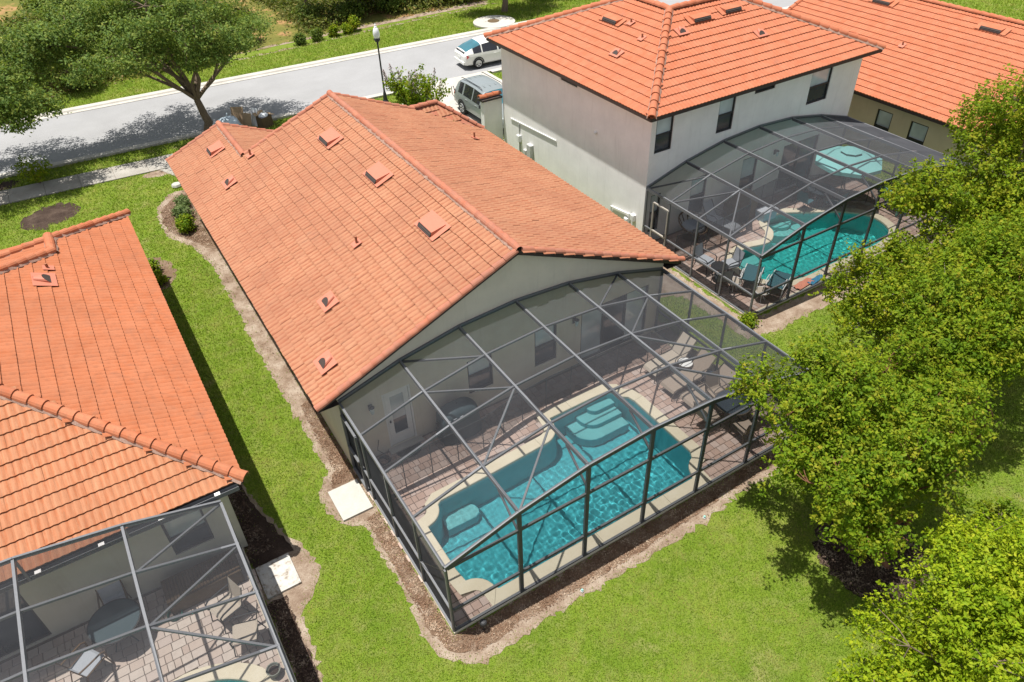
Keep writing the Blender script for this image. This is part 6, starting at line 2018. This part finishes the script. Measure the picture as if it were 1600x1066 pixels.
# ------------------------------------------------------------------ cars
def car(name, label, loc, rz, paint, st, wheels, wr, glass_rng, roofrack=False, hatch=False):
    """st: stations along the length, front to +x: (x, z_sill, z_belt, z_roof, half width, half width at roof)"""
    T = thing(name, label, 'car', loc, None, rz)
    rings = []
    for x, zs, zb, zr, hw, hr in st:
        cab = zr - zb > .12
        half = [(hw * .80, zs), (hw * .97, zs + .10), (hw, zs + (zb - zs) * .45), (hw * .985, zs + (zb - zs) * .8), (hw * .95, zb),
                (hw * .95 + (hr - hw * .95) * .86, zb + (zr - zb) * .84), (hr * .86, zr - .012 * (1 if cab else .3)), (hr * .45, zr + .012)]
        rings.append([(x, y, z) for y, z in half] + [(x, 0, zr + .018)] + [(x, -y, z) for y, z in half[::-1]])
    V = [p_ for r_ in rings for p_ in r_]
    k = len(rings[0])
    body, groups = [], {'side_window': [], 'windscreen': [], 'rear_window': []}
    for i in range(len(st) - 1):
        for j in range(k - 1):
            f = (i * k + j, (i + 1) * k + j, (i + 1) * k + j + 1, i * k + j + 1)
            hit = None
            for nm, i0, i1 in glass_rng:
                if i0 <= i < i1 and ((nm == 'side_window' and j in (4, k - 6)) or (nm != 'side_window' and 5 <= j <= k - 7)): hit = nm
            (groups[hit] if hit else body).append(f)
    body.append(tuple(range(k))); body.append(tuple((len(st) - 1) * k + j for j in range(k))[::-1])
    body = [f[::-1] for f in body]
    put('body', V, body, MAT[paint], T, local=True)
    for nm, fs in groups.items():
        if not fs: continue
        if nm == 'side_window':
            for sgn in (1, -1):
                sel = [f for f in fs if (sum(V[a][1] for a in f) > 0) == (sgn > 0)]
                put(nm, V, [f[::-1] for f in sel], MAT['glass_car'], T, local=True)
        else:
            put(nm, V, [f[::-1] for f in fs], MAT['glass_teal'] if nm == 'rear_window' and hatch else MAT['glass_car'] if nm == 'rear_window' else MAT['glass_teal'], T, local=True)
    hw = max(s_[4] for s_ in st)
    for wx in wheels:
        for sgn in (1, -1):
            y_ = sgn * (hw - .10)
            m = MB(); V2, F2 = [], []
            sg = 20
            for (r_, yy) in ((wr * .62, .105), (wr * .92, .112), (wr, .07), (wr, -.1), (wr * .6, -.11)):
                for q in range(sg):
                    a = 2 * math.pi * q / sg; V2.append((wx + r_ * math.cos(a), y_ + sgn * yy, wr + r_ * math.sin(a)))
            for e in range(4):
                for q in range(sg): F2.append((e * sg + q, e * sg + (q + 1) % sg, (e + 1) * sg + (q + 1) % sg, (e + 1) * sg + q))
            whl = m.add(V2, F2).build('wheel', MAT['tyre'], T, local=True)
            m = MB()
            for q in range(5):
                a = 2 * math.pi * q / 5 + .3
                c0 = np.array([wx, y_ + sgn * .10, wr]); c1 = c0 + np.array([wr * .6 * math.cos(a), 0, wr * .6 * math.sin(a)])
                m.beam(c0, c1, .07, .03, up=(0, 1, 0))
            m.tube([(wx, y_ + sgn * .085, wr), (wx, y_ + sgn * .115, wr)], .05, 8)
            m.tube([(wx + wr * .6 * math.cos(a), y_ + sgn * .1, wr + wr * .6 * math.sin(a)) for a in np.linspace(0, 2 * math.pi, 21)], .018, 5)
            m.build('rim', MAT['rim'], whl, local=True)
            m = MB(); m.tube([(wx, y_ + sgn * .06, wr), (wx, y_ + sgn * .065, wr)], wr * .6, 16); m.build('brake_disc', MAT['dark'], whl, local=True)
            # dark wheel arch
            m = MB(); pts_o, pts_i = [], []
            for q in range(13):
                a = math.pi * q / 12
                pts_o.append((wx + (wr + .075) * math.cos(a), sgn * (hw + .006), wr + (wr + .075) * math.sin(a)))
                pts_i.append((wx + (wr + .0) * math.cos(a), sgn * (hw + .006), wr + (wr + .0) * math.sin(a)))
            m.add(pts_o + pts_i, [(q, q + 1, 13 + q + 1, 13 + q) for q in range(12)])
            m.build('wheel_arch', MAT['black_plastic'], T, local=True)
    return T, V, k


# pearl hatchback parked along the near kerb, its tail to the left
st = [(-2.20, .38, .78, .80, .66, .50), (-2.14, .28, .86, .90, .80, .56), (-2.02, .24, .90, 1.06, .84, .58), (-1.60, .22, .92, 1.24, .865, .60), (-1.05, .20, .92, 1.40, .875, .60), (-.98, .20, .92, 1.42, .875, .60),
      (-.45, .20, .91, 1.48, .875, .60), (.02, .20, .90, 1.49, .875, .59), (.10, .20, .90, 1.48, .875, .59), (.62, .20, .90, 1.36, .87, .57), (1.20, .22, .91, 1.06, .86, .54), (1.45, .24, .88, .92, .85, .62), (1.95, .28, .78, .82, .80, .56), (2.18, .34, .66, .70, .66, .46), (2.24, .40, .56, .58, .55, .4)]
hb, V_, k_ = car('hatchback_car', 'pearl white hatchback with dark sloping rear window parked along the street', (20.35, 26.62, .02), R(-3.8), 'paint_white', st, (-1.32, 1.36), .32,
                 [('side_window', 3, 4), ('side_window', 5, 7), ('side_window', 8, 10), ('windscreen', 9, 11), ('rear_window', 2, 4)], hatch=True)
for sgn in (1, -1):
    MB().add([(-2.17, sgn * .55, .70), (-2.06, sgn * .845, .68), (-1.90, sgn * .858, .80), (-2.06, sgn * .80, .91), (-2.16, sgn * .60, .88)], [(0, 1, 2, 3, 4)]).build('tail_lamp', MAT['lamp_red'], hb, local=True)
    MB().beam((.75, sgn * .90, .98), (.95, sgn * 1.0, 1.02), .16, .12).build('wing_mirror', MAT['black_plastic'], hb, local=True)
    MB().box(-.25, -.10, sgn * .876 - .012, sgn * .876 + .012, .74, .77).build('door_handle', MAT['paint_white'], hb, local=True)
    MB().add([(2.02, sgn * .72, .66), (1.75, sgn * .82, .74), (1.6, sgn * .80, .84), (1.95, sgn * .66, .78)], [(0, 1, 2, 3)]).build('headlight', MAT['glass_pale'], hb, local=True)
MB().beam((-2.09, -.55, .985), (-2.09, .55, .985), .09, .05).build('spoiler', MAT['black_plastic'], hb, local=True)
MB().box(-2.222, -2.205, -.18, .18, .58, .69).build('number_plate', MAT['plate'], hb, local=True)
MB().box(-2.25, -2.10, -.70, .70, .32, .46).build('bumper', MAT['paint_white'], hb, local=True)

# silver sport utility car on the driveway, nose to the garage
st = [(-2.42, .44, .92, .95, .78, .62), (-2.37, .36, 1.02, 1.10, .91, .66), (-2.12, .31, 1.07, 1.58, .95, .67), (-1.86, .29, 1.08, 1.69, .97, .69), (-1.40, .28, 1.08, 1.745, .985, .70), (-1.27, .28, 1.08, 1.755, .985, .70), (-.42, .28, 1.06, 1.77, .985, .70),
      (-.33, .28, 1.06, 1.77, .985, .70), (.42, .28, 1.04, 1.69, .985, .68), (.50, .28, 1.04, 1.665, .985, .67), (1.18, .30, 1.06, 1.16, .97, .66), (1.5, .32, 1.05, 1.10, .96, .76), (2.05, .36, 1.0, 1.04, .93, .72), (2.36, .42, .88, .93, .83, .6), (2.44, .48, .7, .72, .74, .55)]
sv, V_, k_ = car('sport_utility_car', 'silver blue sport utility car on the concrete driveway beside the wing wall', (15.65, 18.75, .04), R(-90), 'paint_silver', st, (-1.42, 1.45), .37,
                 [('side_window', 3, 4), ('side_window', 5, 6), ('side_window', 7, 8), ('side_window', 9, 10), ('windscreen', 9, 10), ('rear_window', 1, 2)])
for sgn in (1, -1):
    MB().add([(-2.38, sgn * .70, .88), (-2.30, sgn * .955, .86), (-2.14, sgn * .96, .98), (-2.22, sgn * .93, 1.10), (-2.37, sgn * .74, 1.06)], [(0, 1, 2, 3, 4)]).build('tail_lamp', MAT['lamp_red'], sv, local=True)
    MB().beam((.72, sgn * 1.0, 1.10), (.86, sgn * 1.10, 1.14), .2, .16).build('wing_mirror', MAT['black_plastic'], sv, local=True)
    MB().tube([(-1.9, sgn * .62, 1.75), (-1.8, sgn * .62, 1.80), (.1, sgn * .62, 1.81), (.25, sgn * .62, 1.74)], .02, 6).build('roof_rail', MAT['dark'], sv, local=True)
    MB().box(-1.0, -.8, sgn * .972 - .012, sgn * .972 + .012, .92, .95).box(.0, .2, sgn * .972 - .012, sgn * .972 + .012, .92, .95).build('door_handle', MAT['rim'], sv, local=True)
MB().box(-2.50, -2.36, -.84, .84, .40, .56).build('bumper', MAT['black_plastic'], sv, local=True)
MB().box(-2.445, -2.425, -.18, .18, .74, .86).build('number_plate', MAT['plate'], sv, local=True)
for k in range(3): MB().box(-1.7, .1, -.35 + .33 * k, -.33 + .33 * k, 1.76, 1.772).build('roof_groove', MAT['paint_silver'], sv, local=True)
T = thing('bicycle_rack', 'dark folded bicycle rack on the tail of the silver car', 'bicycle rack', (15.5, 21.45, .04))
m = MB(); m.tube([(.15, -.15, .42), (.15, .12, .42), (.0, .2, .42)], .025, 6); m.tube([(-.55, .12, .45), (.75, .12, .45)], .02, 6)
m.build('hitch_bar', MAT['dark'], T, local=True)
for x in (-.5, .7):
    MB().tube([(x, .12, .45), (x - .05, .3, .55), (x - .05, .34, .95), (x, .2, 1.02), (x + .05, .14, .7), (x, .12, .45)], .02, 6).build('wheel_hoop', MAT['dark'], T, local=True)
#MARK5
